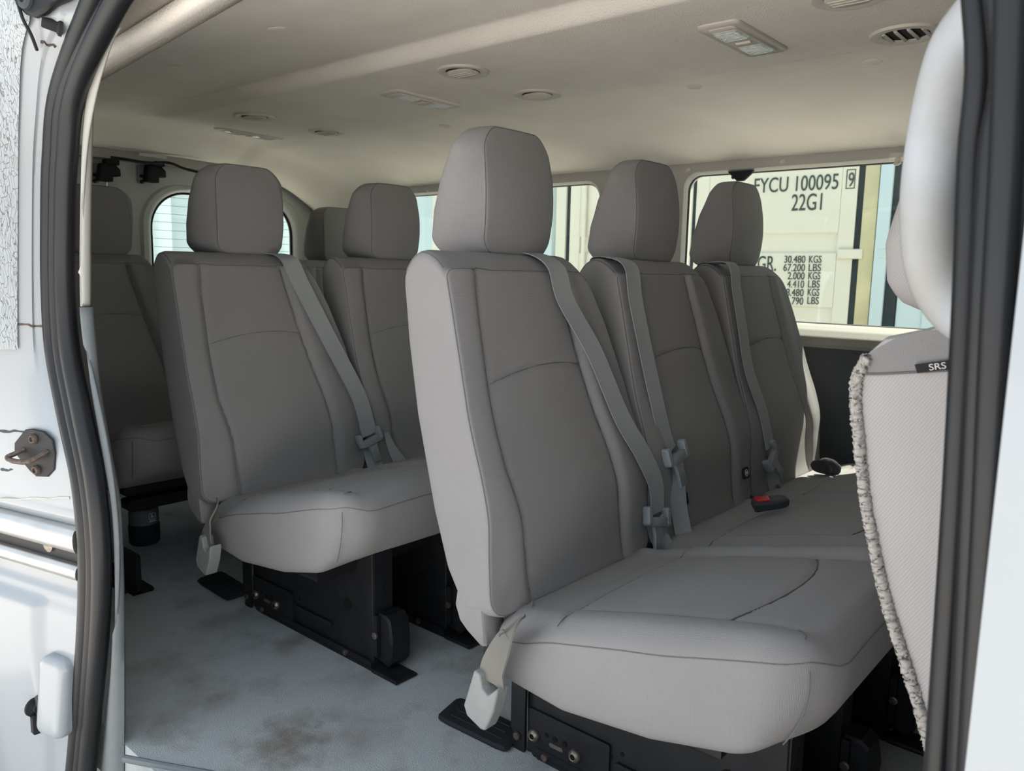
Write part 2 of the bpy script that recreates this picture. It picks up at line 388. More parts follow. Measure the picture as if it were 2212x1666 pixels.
def make_leg(t, O, y):
    poly = [(.145,.0),(.580,.0),(.577,.245),(.30,.225),(.150,.235),(.143,.10)]
    fr = frame(O+V3(0, y, 0), (1,0,0), (0,0,1), (0,-1,0)); sh = lambda vf: (np.asarray(vf[0])+O, vf[1])
    at = lambda xx, zz, off=-.0043: frame(O+V3(xx, y+off, zz), (1,0,0), (0,0,1), (0,-1,0))
    l = mk('leg', join(xf(prism(poly, -.004, .004, .001), fr), sh(box((.578,y+.022,.122), (.005,.046,.24), .002)),
        sh(box((.23,y-.006,.045), (.16,.006,.075), .004)), sh(box((.37,y-.004,.010), (.42,.012,.018), .003)), sh(box((.30,y-.006,.185), (.30,.010,.016), .004)),
        sh(box((.385,y-.006,.055), (.13,.008,.010), .003))), M['black'], t, angle=30)
    c_ = [(.0,.008),(.030,.0),(.040,.012),(.043,.06),(.036,.098),(.024,.106),(.0,.106)]
    cl = mk('clamp', join(xf(prism([(.584+a, b+.012) for a, b in c_], -.055, -.003, .004), fr), xf(prism([(.584,.03),(.596,.03),(.596,.116),(.584,.116)], -.004, .008, .003), fr)), M['black'], l, angle=30)
    mk('end_strap', join(sh(box((.130,y-.010,.165), (.028,.006,.075), .002)), sh(box((.133,y-.013,.085), (.030,.006,.10), .002)), sh(box((.133,y-.010,.020), (.026,.006,.04), .002))), M['black'], l, angle=30)
    for (xx, zz, r) in ((.164,.039,.0108),(.247,.039,.0108)):
        mk('bolt', xf(lathe([(0,0),(r,.0),(r*1.02,.003),(r*.9,.006),(r*.55,.009),(r*.42,.0085),(r*.4,.005),(0,.005)], 18), at(xx, zz, -.009)), M['steel'], l)
    st = [((.0034+.0009*math.cos(6*a))*math.cos(a), (.0034+.0009*math.cos(6*a))*math.sin(a)) for a in np.linspace(0, 2*PI, 36, endpoint=False)]
    for (xx, zz) in ((.164,.039),(.247,.039)): mk('hole', xf(prism(st, .0050, .0092), at(xx, zz, -.009)), M['hole'], l)
    mk('bolt', xf(lathe([(0,0),(.007,0),(.007,.004),(.004,.005),(0,.004)], 14), at(.592, .078, -.008)), M['steel'], l)
    for xx, zz, yy in ((.132,.027,.015),(.188,.010,.010),(.50,.012,.010)):
        mk('bolt', xf(lathe([(0,0),(.0065,0),(.006,.004),(.003,.005),(0,.004)], 14), at(xx, zz, -yy)), M['rust'], l)
    for (xx, zz, r, off) in ((.189,.049,.0038,-.0093),(.206,.048,.005,-.0093),(.226,.049,.005,-.0093),(.50,.114,.0125,-.0043),(.31,.062,.004,-.0043),(.33,.075,.0035,-.0043)):
        mk('hole', xf(lathe([(0,0),(r,0),(r,.0008),(0,.0008)], 16), at(xx, zz, off)), M['hole'], l)
    mk('slot', xf(prism(rrect(.028,.007,.0035), 0, .0008), at(.209, .036, -.0093)), M['steel'], l)
    for zz in (.15,.165,.18): mk('hole', xf(lathe([(0,0),(.003,0),(.003,.0008),(0,.0008)], 10), frame(O+V3(.5808, y+.024, zz), (0,1,0), (0,0,1), (1,0,0))), M['hole'], l)
    mk('anchor_plate', join(sh(box((.625,y+.012,.004), (.075,.055,.008), .003)), sh(box((.40,y+.004,.003), (.46,.030,.006), .002))), M['black'], t)

def make_seat(loc, label, grp):
    t = thing('passenger_seat', label, 'seat', loc, grp); O = np.asarray(loc, float)
    sh = lambda vf: (np.asarray(vf[0])+O, vf[1])
    b = mk('backrest', sh(BACK), M['fabric'], t, angle=60)
    s1 = np.linspace(.0, .498, 50); a, c = y_in(s1); u = np.linspace(y_in(.34)[0], y_in(.34)[1], 30)
    mk('seam', sh(join(tube(bk(a, s1, .0008), .0008, 5), tube(bk(c, s1, .0008), .0008, 5), tube(bk(u, arc_s(u), .0008), .0008, 5),
        outline_seam(.219, .262, [.028,.040,.016,.028], back_map, back_relief, .007))), M['seam'], b)
    mk('side_seam', sh(tube(back_map(np.full(16,-.2145), np.full(16,.2575), np.linspace(-.003,-.098,16)), .0009, 5)), M['seam'], b)
    m = MB(); p = back_map(np.full(60,.2195), np.linspace(-.225,.225,60), np.full(60,-.022))                      # frayed fabric edge on the far side
    jit = np.random.RandomState(3).uniform(.7,1.4,60)
    m.add(tube(p, .0016*jit, 6)); mk('frayed_edge', sh(m.get()), M['fray'], b)
    h = mk('headrest', sh(HEAD), M['fabric'], t, angle=60)
    mk('seam', sh(outline_seam(.118, .108, [.032,.045,.045,.032], head_map, head_relief, .008, r=.0010)), M['seam'], h)
    x = np.linspace(-.075, .072, 24)
    mk('frayed_hem', sh(ribbon(np.column_stack([.031-1.6*x*x, x*.9, .8225-0*x]), V3(0,0,1), .007, .004)), M['fray'], h)
    q = mk('cushion', sh(CUSH), M['fabric'], t, angle=60)
    x1 = np.linspace(.285, .60, 40); u1 = np.linspace(-.15, .15, 30); u2 = np.linspace(-.205,.205,40)
    cr = np.linspace(0,1,12)
    mk('seam', sh(join(*[tube(cu(x1, s*.15, .0008), .0008, 5) for s in (-1,1)], tube(cu(.515+.035*(1-(u1/.15)**2), u1, .0022), .0009, 5),
        tube(cu(.275+.375*u2*u2, u2, .0008), .0008, 5), *[tube(cu(.60+.022*np.sin(cr*PI/2), s*(.15+.035*cr), .0008), .0008, 5) for s in (-1,1)],
        outline_seam(.212, .240, [.03,.085,.085,.03], cush_map, cush_relief, .030, ang=12),
        *[tube(cush_map(np.full(20, s*.196), np.full(20, .216), np.linspace(-.025,-.14,20)), .0008, 5) for s in (-1,1)])), M['seam'], q)
    sk = [P(x, y, 1, -.205) for x, y in ((1000,1250),(993,1300),(1002,1335),(1018,1358),(1050,1392),(1060,1392),(1060,1365),(1048,1250))]
    mk('side_skirt', sh(xf(prism([(p[0], p[2]) for p in sk], -.035, .0125, .004), frame((0,-.205,0), (1,0,0), (0,0,1), (0,-1,0)))), M['fabric'], t)
    mk('seat_pan', sh(join(box((.33,0,.212), (.40,.36,.04), .01), box((.135,0,.24), (.07,.22,.085), .01))), M['black'], t)  # rear box is a dark filler added to close a light leak behind the cushion
    for y in (-.080, .122): make_leg(t, O, y)
    return t

def belt(seat, O, pxs, tongue, lower, kk):
    """shoulder belt that runs over the top of a backrest, with its latch tongue and lower loop; pxs are measured along its centre line"""
    O = np.asarray(O, float); pts = []
    for (x, y) in pxs:
        w = PP(x, y, O+B0+NO*.014, NO); pts.append(w)
    us = [max(p[1]-O[1], -.19) for p in pts]; ss = [float((p-O-B0)@UP) for p in pts]
    sg = 1 if us[0] > 0 else -.7
    top = [O+back_map(np.array([us[0]-.030*sg]), np.array([.262]), np.array([-.10]))[0]+V3(.02,0,-.03), O+back_map(np.array([us[0]-.022*sg]), np.array([.262]), np.array([-.075]))[0]+V3(0,0,.002),
           O+back_map(np.array([us[0]-.010*sg]), np.array([.262]), np.array([-.035]))[0]+V3(0,0,.004)]
    body = [O+bk([u], s, .010)[0] for u, s in zip(us, ss)]
    path = smooth_path(top+body, 8)
    b = mk('seat_belt', ribbon(path, V3(0,1,0)+UP*.0, .047, .0015), M['web'], seat)
    tp = PP(*tongue, O+B0+NO*.02, NO); wv = nrm(V3(0,1,0)+UP*kk); d = -nrm(UP-wv*(UP@wv))
    tp = O+bk([tp[1]-O[1]], float((tp-O-B0)@UP), .018)[0]
    fr = frame(tp, wv, d, np.cross(wv, d))
    fr2 = frame(tp, wv, d, NO if np.cross(wv, d)@NO > 0 else -NO)
    parts = [prism(rrect(.072,.018,.006), -.006, .008, .002)]
    parts += [(v+V3(sx*.032,-.010,0), f) for sx in (-1,1) for v, f in [prism(rrect(.012,.036,.005), -.007, .009, .002)]]
    parts += [(v+V3(0,.022,0), f) for v, f in [prism([(-.018,-.018),(.018,-.018),(.012,.0),(.012,.034),(-.012,.034),(-.012,.0)], -.003, .004, .001)]]
    tg = mk('latch_tongue', xf(join(*parts), fr2), M['plastic'], b)
    mk('slot', xf(join((prism(rrect(.011,.020,.003), .0042, .0048)[0]+V3(0,.035,0), prism(rrect(.011,.020,.003), .0042, .0048)[1])), fr2), M['hole'], b)
    lw = []
    for k, (x, y) in enumerate(lower):
        w = PP(x, y, O+B0+NO*.014, NO); lw.append(O+bk([w[1]-O[1]], max(float((w-O-B0)@UP), -.02), .008+.004*k)[0])
    lp = smooth_path([tp-NO*.006-d*.004]+lw+[lw[-1]-UP*.06+NO*.004], 8)
    mk('belt_loop', ribbon(lp, V3(.35,1,.15), .040, .0022), M['web'], b)
    return b

def end_buckle(seat, O, px):
    """webbing and grey buckle hanging at the aisle side of a seat"""
    O = np.asarray(O, float); Y = O[1]-.236
    pts = [P(a, b, 1, Y+dy) for (a, b, dy) in px['strap']]
    path = smooth_path(pts, 8); n = len(path)
    W = np.array([nrm(np.array(px['w0'])*(1-k/(n-1))+np.array(px['w1'])*(k/(n-1))) for k in range(n)])
    e = mk('end_strap', ribbon(path, W, .047, .003), M['web_worn'], seat)
    top, bot = [P(a, b, 1, Y-.012) for a, b in px['buckle']]
    ax = nrm(bot-top); L = np.linalg.norm(bot-top); wv = nrm(np.cross(ax, V3(0,-1,0))); nn = np.cross(wv, ax)
    poly = [(-.024,0),(-.012,.0),(-.002,.018),(.010,.022),(.022,.0),(.025,.006),(.027,L*.5),(.022,L-.004),(.014,L),(-.016,L-.002),(-.026,L-.014)]
    if wv[0] < 0: wv = -wv
    bevel(mk('buckle', xf(prism(poly, -.013, .013, 0), frame(top, wv, ax, np.cross(wv, ax))), M['buckle'], seat, angle=35), .0045)

PITCHX = -.835
rows = [('front bench row', 0.0), ('middle row', PITCHX), ('rearmost row', 2*PITCHX)]
A1 = make_seat((0,0,0), 'closest grey cloth seat beside the doorway, hanging side buckle and cushion in full view', 'grey cloth passenger seats in three rows')
belt(A1, (0,0,0), [(1219,575),(1244,649),(1290,761),(1336,899),(1376,980),(1410,1046),(1423,1108)], (1425,1128), [(1436,1160),(1444,1190)], -.25)
end_buckle(A1, (0,0,0), dict(strap=[(1108,1349,.014),(1101,1361,-.004),(1088,1390,-.012),(1066,1440,-.014),(1062,1475,-.012)], w0=(.7,-.6,.45), w1=(1,0,.35), buckle=[(1062,1462),(1036,1556)]))
yy = np.linspace(0,1,20)
LO = [P(1148,1300,1,-.150), P(1149,1325,1,-.168), P(1158,1343,1,-.172), P(1178,1349,1,-.165), P(1198,1346,1,-.155)]
mk('elastic_loop', ribbon(smooth_path(LO, 6), V3(.3,.2,1), .0075, .0012), M['web_worn'], A1)
A2 = dup(A1, (0,.45,0), 'middle seat of the closest row, small black round-emblem tag on its grey backrest', skip=('seat_belt','end_strap','buckle','elastic_loop'))
belt(A2, (0,.45,0), [(1326,575),(1353,649),(1391,761),(1412,850),(1437,948),(1446,975)], (1449,990), [(1456,1012),(1461,1060),(1471,1110)], .15)
A3 = dup(A2, (0,.892,0), 'grey cloth seat against the far window in the closest row, sunlight on its outer edge', skip=('seat_belt',))
belt(A3, (0,.892,0), [(1547,572),(1570,632),(1588,715),(1608,800),(1640,890),(1656,968)], (1663,992), [(1673,1012),(1684,1055),(1693,1094)], .8)
B1 = dup(A2, (PITCHX,0,0), 'doorway seat of the middle row, its black leg standing in full view on the carpet', skip=('seat_belt',))
belt(B1, (PITCHX,0,0), [(653,562),(676,612),(713,709),(762,838),(780,890),(797,940)], (801,953), [(808,980),(817,1015)], .25)
end_buckle(B1, (PITCHX,0,0), dict(strap=[(470,1098,.014),(464,1108,-.004),(455,1125,-.012),(448,1155,-.014),(447,1180,-.012)], w0=(.7,-.6,.45), w1=(1,0,.35), buckle=[(455,1165),(446,1232)]))
B2 = dup(A2, (PITCHX,.45,0), 'middle seat of the middle row, its headrest seen left of the tallest headrest', skip=('seat_belt',))
q = [PP(x, y, B0+V3(PITCHX,.45,0)+NO*.012, NO) for x, y in ((834,935),(846,968),(866,1001))]
mk('belt_loop', ribbon(smooth_path(q, 6), V3(.3,1,-.5), np.linspace(.012,.036,13), .0025), M['web'], B2)
B3 = dup(A2, (PITCHX,.90,0), 'far seat of the middle row, hidden behind the closest backrest', skip=('seat_belt',))
C1 = dup(A2, (2*PITCHX,0,0), 'dark shaded seat beside the door pillar in the rearmost row', skip=('seat_belt','leg','anchor_plate'))
C2 = dup(A2, (2*PITCHX,.45,0), 'centre seat of the rearmost row, behind the middle row aisle seat', skip=('seat_belt','leg','anchor_plate'))
C3 = dup(A2, (2*PITCHX,.90,0), 'far seat of the rearmost row, small dark headrest by the rear corner window', skip=('seat_belt','leg','anchor_plate'))

def fabric_tag(seat, O, px, py, tilt=0, show=True):
    O = np.asarray(O, float); w = PP(px, py, O+B0+NO*.006, NO); u, s = w[1]-O[1], float((w-O-B0)@UP)
    c = O+bk([u], s, .004)[0]; fr = frame(c, V3(0,1,0), UP, NO)
    tg = mk('fabric_tag', xf(prism(rrect(.025,.025,.003,2), -.003, .002), fr), M['tag'], seat)
    if show:
        m = MB(); ring = [(math.cos(a)*.0075, math.sin(a)*.0075, .0024) for a in np.linspace(0, 2*PI, 25)]
        m.add(tube(ring, .0006, 5, caps=False))
        m.add(prism([(-.0045,.001),(-.001,-.0045),(.004,-.002),(.0055,.003),(.002,.0005),(.003,.004),(-.0005,.001),(-.001,.004),(-.0025,.0005)], .002, .0028))
        mk('emblem', xf(m.get(), fr), M['tagwhite'], tg)
fabric_tag(A2, (0,.45,0), 1605, 1022); fabric_tag(A2, (0,.45,0), 1481, 1078, show=False)

rb = cu(np.array([.285]), .0)[0]
c0 = P(1648, 1088, 2, .345)
ax = nrm((.72,.66,.10)); nn_ = nrm(V3(-.25,-.62,.75)-ax*(V3(-.25,-.62,.75)@ax)); fr = frame(c0, ax, np.cross(nn_, ax), nn_)
bk_ = mk('buckle', xf(prism([(-.020,-.013),(.012,-.013),(.040,-.009),(.052,-.004),(.050,.008),(.040,.014),(.012,.014),(-.020,.012)], -.012, .010, .004), fr), M['darkplastic'], A2, angle=35)
bt_ = prism(rrect(.029,.018,.003,3), .0095, .0130, .001)
mk('release_button', xf((bt_[0]+V3(-.003,0,0), bt_[1]), fr), M['red'], bk_)
ck = np.random.RandomState(7)
pts = P(1786, 1008, 2, .325)
lump = lathe([(q[0], q[2]) for q in smooth_path([(0,0,0),(.03,0,.0),(.042,0,.01),(.038,0,.024),(.02,0,.034),(0,0,.036)], 6)], 48)
lv = lump[0]*(1+.25*np.sin(lump[0][:,[1]]*160+lump[0][:,[0]]*90))*V3(.75,.62,.8)
mk('belt_sleeve', (lv+pts+V3(.0,.0,-.015), lump[1]), M['cloth_dark'], A3)

for sx, xx in ((C1, -.235), (C3, 1.10)):
    mk('leg', join(box((-.995,xx,.050), (.09,.012,.10), .004), box((-1.35,xx,.10), (.08,.012,.20), .004), box((-1.20,xx,.02), (.36,.02,.03), .006), box((-1.03,xx+.01,.006), (.16,.05,.012), .003)), M['black'], sx)
# black rubber foot covers on the carpet behind the legs
def foot_cover(px, label):
    q = [P(a, b, 2, .004) for a, b in px]; q = np.array(q)[:, :2]; c = q.mean(0)
    # round the outline a little
    o = []
    for i in range(4):
        a, b, d = q[i-1], q[i], q[(i+1) % 4]
        for t in (0,.5,1):
            p0 = b+(a-b)*.14; p1 = b+(d-b)*.14; o.append((1-t)**2*p0+2*t*(1-t)*b+t*t*p1)
    t = thing('foot_cover', label, 'floor cover', (c[0], c[1], 0), 'black rubber covers on the carpet')
    mk('base', prism(o, 0, .010, .004), M['blackmatte'], t)
    e = q[2]-q[1]; e = e/np.linalg.norm(e)
    mk('ribs', join(*[tube([np.append(q[0]+(q[1]-q[0])*k+e*.025, .0105), np.append(q[3]+(q[2]-q[3])*k-e*.02, .0105)], .0015, 6) for k in (.25,.5,.75)]), M['blackmatte'], t)
foot_cover([(940,1552),(990,1508),(1130,1575),(1095,1628)], 'black rubber floor cover under the hanging side buckle of the closest seat')
foot_cover([(422,1255),(478,1236),(548,1278),(490,1298)], 'black rubber floor cover behind the legs of the middle row')
foot_cover([(235,1262),(262,1235),(302,1266),(265,1285)], 'black rubber floor cover under the rearmost row, partly behind the pillar trim')

# canister under the rear row
cb = P(313, 1172, 2, .0)
t = thing('canister', 'round black canister with white printed mark under the rearmost seat', 'canister', cb)
mk('body', (lathe([(0,0),(.036,.0),(.041,.006),(.042,.055),(.039,.06),(0,.06)], 28)[0]+cb, lathe([(0,0),(.036,.0),(.041,.006),(.042,.055),(.039,.06),(0,.06)], 28)[1]), M['blackmatte'], t)
lid = lathe([(0,.06),(.038,.06),(.040,.064),(.040,.098),(.036,.104),(0,.104)], 28)
ld = mk('lid', (lid[0]+cb, lid[1]), M['trim_grey'], t)
d = nrm((CAM-cb)*V3(1,1,0)); sd = np.cross(V3(0,0,1), d); d2 = nrm(d*.85+sd*.55); s2 = np.cross(V3(0,0,1), d2)
fr = frame(cb+V3(0,0,.082)+d2*.0405, s2, (0,0,1), d2)
m = MB()
sq = np.array(rrect(.020,.017,.004)+[rrect(.020,.017,.004)[0]]); m.add(tube(np.column_stack([sq[:,0], sq[:,1]+.004, np.zeros(len(sq))]), .0011, 5, caps=False))
m.add(prism([(-.005,.000),(.004,.000),(.005,.003),(.001,.004),(.000,.009),(-.004,.009)], -.001, .001))
for k in range(5): m.add(prism(rrect(.0035,.005,.001,2), -.001, .001)); m.v[-1] += V3(-.009+k*.0046, -.0105+.0006*(k % 2), 0)
mk('printed_mark', xf(m.get(), fr), M['tagwhite'], ld)
t = thing('seat_rail', 'black steel rail under the rearmost cushions', 'rail', (-1.17,.1,.1))
mk('crossbar', join(box((-1.20,.15,.155), (.05,.62,.03), .008)), M['black'], t)
mk('pad', box((-1.30,.16,.158), (.12,.55,.02), .006), M['black'], t)

# ================================================================== FRONT PASSENGER SEAT (aisle-side panel)
Yf = -.26
fs = thing('front_seat', 'front passenger seat at the right edge, grey cover with frayed seam and black tag', 'seat', (.9, 0, 0))
rear = [P(x, y, 1, Yf) for x, y in [(1858,775),(1838,815),(1835,865),(1843,960),(1856,1080),(1877,1190),(1902,1300),(1930,1390),(1958,1480),(1984,1570),(2003,1645)]]
rear = smooth_path(rear, 6)
top = P(1990, 712, 1, Yf)
prof = [(p[0], p[2]) for p in rear]
e = prof[-1]; prof2 = prof + [(e[0]+.03, e[1]-.06), (e[0]+.12, e[1]-.06), (e[0]+.15,e[1]+.06), (.90,.40), (.86,.60), (.82,.70), (.765,.745), (top[0]+.03,top[2]+.012), (top[0],top[2]), (prof[0][0]+.02, prof[0][1]+.022)]
def fs_loft():
    o = np.array(prof2); c = o.mean(0); rs = []
    for yv, k in ((Yf+.0,.93),(Yf,.985),(Yf+.006,.997),(Yf+.014,1.0),(.27-.02,1.0),(.27,.97),(.272,.90)):
        q = c+(o-c)*k; bul = 0
        rs.append(np.column_stack([q[:,0], np.full(len(q), yv), q[:,1]]))
    return rings(rs)
fb = mk('backrest', fs_loft(), M['fabric_pale'], fs, angle=50)
rs = np.random.RandomState(5); m = MB()
base = smooth_path(rear, 3)
for k in range(0, len(base)-1):
    c = base[k]+V3(.005,-.002,0)
bp_ = smooth_path(base[::2], 10); nb = len(bp_)
bt = tube(bp_+V3(.006,.0,0)+rs.normal(0,.0003,(nb,3)), .0055*(1+.12*np.sin(np.arange(nb)*.5)+rs.normal(0,.035,nb)), 14)
bt = (bt[0]+rs.normal(0,.00035,bt[0].shape), bt[1]); m.add(bt)
for k in range(2600):
    c = base[rs.randint(len(base))]+V3(.006,0,0); a = rs.uniform(0, 2*PI); d = V3(-abs(math.cos(a))*.9, math.sin(a)*-.6-.3, rs.normal(0,.5))
    L = rs.uniform(.002,.006)
    m.add(tube([c, c+nrm(d)*L*.6, c+nrm(d)*L+V3(0,0,rs.normal(0,.002))], [.0006,.0005,.0004], 3))
mk('frayed_edge', m.get(), M['fray'], fb, angle=180)
sm = [P(x, y, 1, Yf-.0015) for x, y in [(1850,808),(1900,808),(1960,805),(2060,800),(2110,797)]]
mk('seam', tube(smooth_path(sm, 6), .0012, 5), M['seam'], fb)
up_patch = [P(x, y, 1, Yf-.001) for x, y in [(1850,806),(1905,806),(1960,803),(2060,798),(2060,715),(1995,714),(1940,728),(1890,755),(1862,780)]]
uc = np.array(up_patch)
mk('shoulder_panel', (np.vstack([uc, uc+V3(0,.004,0)]), [tuple(range(9))]+[(i, (i+1) % 9, (i+1) % 9+9, i+9) for i in range(9)]), M['fabric'], fb, smooth=False)
tp = P(2018, 793, 1, Yf-.004); ex = nrm(P(2052,786,1,Yf-.004)-P(1984,795,1,Yf-.004)); W = np.linalg.norm(P(2060,786,1,Yf)-P(1984,795,1,Yf)); ez = np.cross(ex, V3(0,1,0))
if ez[2] < 0: ez = -ez
fr = frame(tp, ex, ez, V3(0,-1,0))
tg = mk('fabric_tag', xf(prism([(-W/2,-.0035),(W/2+.004,-.0035),(W/2+.004,.0045),(-W/2-.001,.0045)], -.002, .001), fr), M['tag'], fb)
tv, tf = textmesh('SRS', .0082, 1.15, .0003, 'CENTER'); tv = tv*V3(1,1,1)+V3(.003,-.0025,.0014)
mk('lettering', xf((tv, tf), fr), M['tagwhite'], tg)
# headrest of the front seat
def fh_relief(u, v): return .012*(1-(u/.11)**2)
hx0 = P(1892, 600, 1, -.10)
def fh_map(u, v, n):
    t = (v+.11)/.22; w = np.interp(t, [0,.15,.45,.8,1], [.86,.96,1.03,.95,.82])
    x = hx0[0]+.008+np.interp(t, [0,.08,.2,.4,.7,1], [.045,.018,.004,0,.012,.035]) + (-n)*1.0
    return np.column_stack([x, .0+u*w, .752+t*.20])
FH = pillow(.115, .11, [.04,.05,.05,.04], .13, .03, .03, fh_relief, fh_map, 20, 24, 8, .012)
h = mk('headrest', FH, M['fabric_pale'], fs, angle=60)
mk('seam', tube(fh_map(np.full(24,-.113), np.linspace(-.085,.085,24), np.full(24,-.032)), .0014, 5), M['fray'], h)
mk('frayed_hem', tube(fh_map(np.full(14,-.07)+np.linspace(0,.12,14), np.full(14,-.112), np.full(14,-.05)), .006, 6), M['fray'], h)
mk('seat_base', join(box((1.0,.0,.17), (.44,.48,.34), .04)), M['fabric'], fs)

# ================================================================== FLOOR / SHELL
XR, XF_, YR, YL = -2.32, 1.55, -.50, 1.30
fx = np.linspace(XR, XF_, 40); fy = np.linspace(-.526, YL, 30)
struct('floor', join(grid(lambda a, b: np.column_stack([a, b, .0*a]), fx, fy, True), box(((XR+XF_)/2, .388, -.052), (XF_-XR, 1.824, .10), .002)), M['carpet'], 'grey stained carpet floor')
YC0, YC1 = .222, .735
def hslope(x): return .094*(np.clip(x,-.60,.05)+.30)
def zc(x, y):
    near = np.interp(y, [-.47,-.42,-.37,-.30,-.20,-.05,.12,.30], [1.125,1.143,1.185,1.222,1.250,1.276,1.290,1.292])
    far = np.interp(y, [.55,.74,.85,1.0,1.1,1.18,1.24,1.29,1.31], [1.268,1.268,1.260,1.240,1.220,1.197,1.172,1.142,1.138])
    near = near + hslope(x)*sst(-.25,-.42,y)
    k = sst(-1.95, -1.55, x)
    duct = 1.262
    a = sst(YC0-.028, YC0+.022, y)*k
    b = sst(YC1-.004, YC1+.004, y)
    side = np.where(y < .5, near, np.maximum(far, np.interp(y, [.5,.78,1.0], [1.292,1.285,0.0])))
    zz = np.where(y < .5, near*(1-a)+duct*a, duct*(1-b)*k+side*(1-k)*(1-b)+(far*k+side*(1-k))*b)
    r = sst(-2.02, -2.24, x)
    zz = zz - .070*sst(-1.98,-2.22,x) - .02*sst(.9,1.3,y)*r
    zz = zz - .045*sst(-1.75,-2.1,x)*sst(1.0,1.3,y)
    return zz
ys = np.unique(np.concatenate([np.linspace(-.47,1.31,70), np.linspace(YC0-.05,YC0+.04,24), np.linspace(YC1-.008,YC1+.008,7)]))
xs = np.concatenate([np.linspace(-2.26,-1.45,50), np.linspace(-1.4,XF_,50)])
cl = struct('ceiling', grid(lambda a, b: np.column_stack([a, b, zc(a, b)]), xs, ys), M['head'], 'beige felt headliner with a shallow centre duct')
sdm = cl.modifiers.new('thick', 'SOLIDIFY'); sdm.thickness = .02; sdm.offset = -1
# outer roof skin
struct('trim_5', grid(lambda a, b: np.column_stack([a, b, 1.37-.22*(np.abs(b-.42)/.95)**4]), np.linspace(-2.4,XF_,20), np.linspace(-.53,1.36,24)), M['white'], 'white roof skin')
# lit header above the door opening
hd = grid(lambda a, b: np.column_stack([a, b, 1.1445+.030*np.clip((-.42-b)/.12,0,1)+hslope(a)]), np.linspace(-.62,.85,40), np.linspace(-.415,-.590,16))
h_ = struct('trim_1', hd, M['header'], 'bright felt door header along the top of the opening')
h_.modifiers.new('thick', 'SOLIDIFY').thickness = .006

# left wall with two windows
def bay(x0, x1, z0, z1, wx0, wx1, wz0, wz1, r, y, dep=.035):
    w = outline((wx1-wx0)/2, (wz1-wz0)/2, [r]*4, 14, 10, 8)
    cx, cz = (wx0+wx1)/2, (wz0+wz1)/2; inn = w+[cx, cz]
    X0, X1, Z0, Z1 = x0-cx, x1-cx, z0-cz, z1-cz
    out = []
    for p in w:
        k = min((X1 if p[0] > 0 else X0)/p[0] if abs(p[0]) > 1e-6 else 9e9, (Z1 if p[1] > 0 else Z0)/p[1] if abs(p[1]) > 1e-6 else 9e9); out.append(p*k)
    # snap nearest samples to true corners
    out = np.array(out)
    for c in ((X0,Z0),(X0,Z1),(X1,Z0),(X1,Z1)):
        i = np.argmin(((out-np.array(c))**2).sum(1)); out[i] = c
    out = out+[cx, cz]
    rs = [np.column_stack([out[:,0], np.full(len(out), y), out[:,1]]), np.column_stack([inn[:,0]+(inn[:,0]-cx)*.015, np.full(len(inn), y), inn[:,1]+(inn[:,1]-cz)*.03]),
          np.column_stack([inn[:,0], np.full(len(inn), y+.010), inn[:,1]]), np.column_stack([inn[:,0], np.full(len(inn), y+dep), inn[:,1]])]
    return rings(rs, True, False), inn
yW = 1.285
bA, iA = bay(-.53, XF_, .645, 1.16, -.367, .47, .660, 1.114, .05, yW)
bB, iB = bay(-1.86, -.53, .645, 1.16, -1.74, -.700, .660, 1.112, .06, yW)
wl = struct('wall_left', join(bA, bB, box((-2.1,1.31,.9), (.50,.05,.56), .004)), M['trim_light'], 'beige upper left wall around the side windows')
wl.modifiers.new('thick', 'SOLIDIFY').thickness = -.004
wl['label'] = 'beige trim around the far side windows'
for k, inn in ((1, iA), (2, iB)):
    c = inn.mean(0)
    loop = np.column_stack([inn[:,0], np.full(len(inn), yW+.018), inn[:,1]]); loop = np.vstack([loop, loop[:1]])
    gl = struct('window_%d' % k, (np.vstack([np.column_stack([inn[:,0], np.full(len(inn), yW+.024+dy), inn[:,1]]) for dy in (0,.004)]), [tuple(range(len(inn))), tuple(range(len(inn), 2*len(inn)))[::-1]]), M['glass'], smooth=False)
    fr_ = mk('window_rubber', tube(loop, .0075, 8, caps=False), M['rubber'], gl)
    ORG[gl.name] = np.zeros(3)
# beltline ledge and dark lower panel
led = [(yW+.0,.664),(1.262,.660),(1.235,.650),(1.213,.632),(1.205,.612),(1.212,.602)]
struct('trim_2', grid(lambda a, i: np.array([[x, np.interp(j, range(6), [q[0] for q in led]), np.interp(j, range(6), [q[1] for q in led])] for x, j in zip(a, i)]), np.linspace(XR,XF_,30), np.linspace(0,5,26), True), M['ledge'], 'pale ledge under the far windows')
low = [(1.215,.606),(1.222,.58),(1.235,.40),(1.232,.26),(1.222,.225),(1.19,.215),(1.18,.20),(1.185,.02)]
struct('trim_3', grid(lambda a, i: np.array([[x, np.interp(j, range(8), [q[0] for q in low]), np.interp(j, range(8), [q[1] for q in low])] for x, j in zip(a, i)]), np.linspace(XR,XF_,30), np.linspace(0,7,40), True), M['darkplastic'], 'charcoal lower side panel below the far windows')
struct('trim_4', join(box((.42,1.222,.40), (.06,.05,.36), .02), box((XF_-.5,1.33,.4), (.9,.06,.9), .01), box((-1.2,1.33,.3), (2.3,.06,.72), .01)), M['darkplastic'], 'raised charcoal rib on the lower side panel')
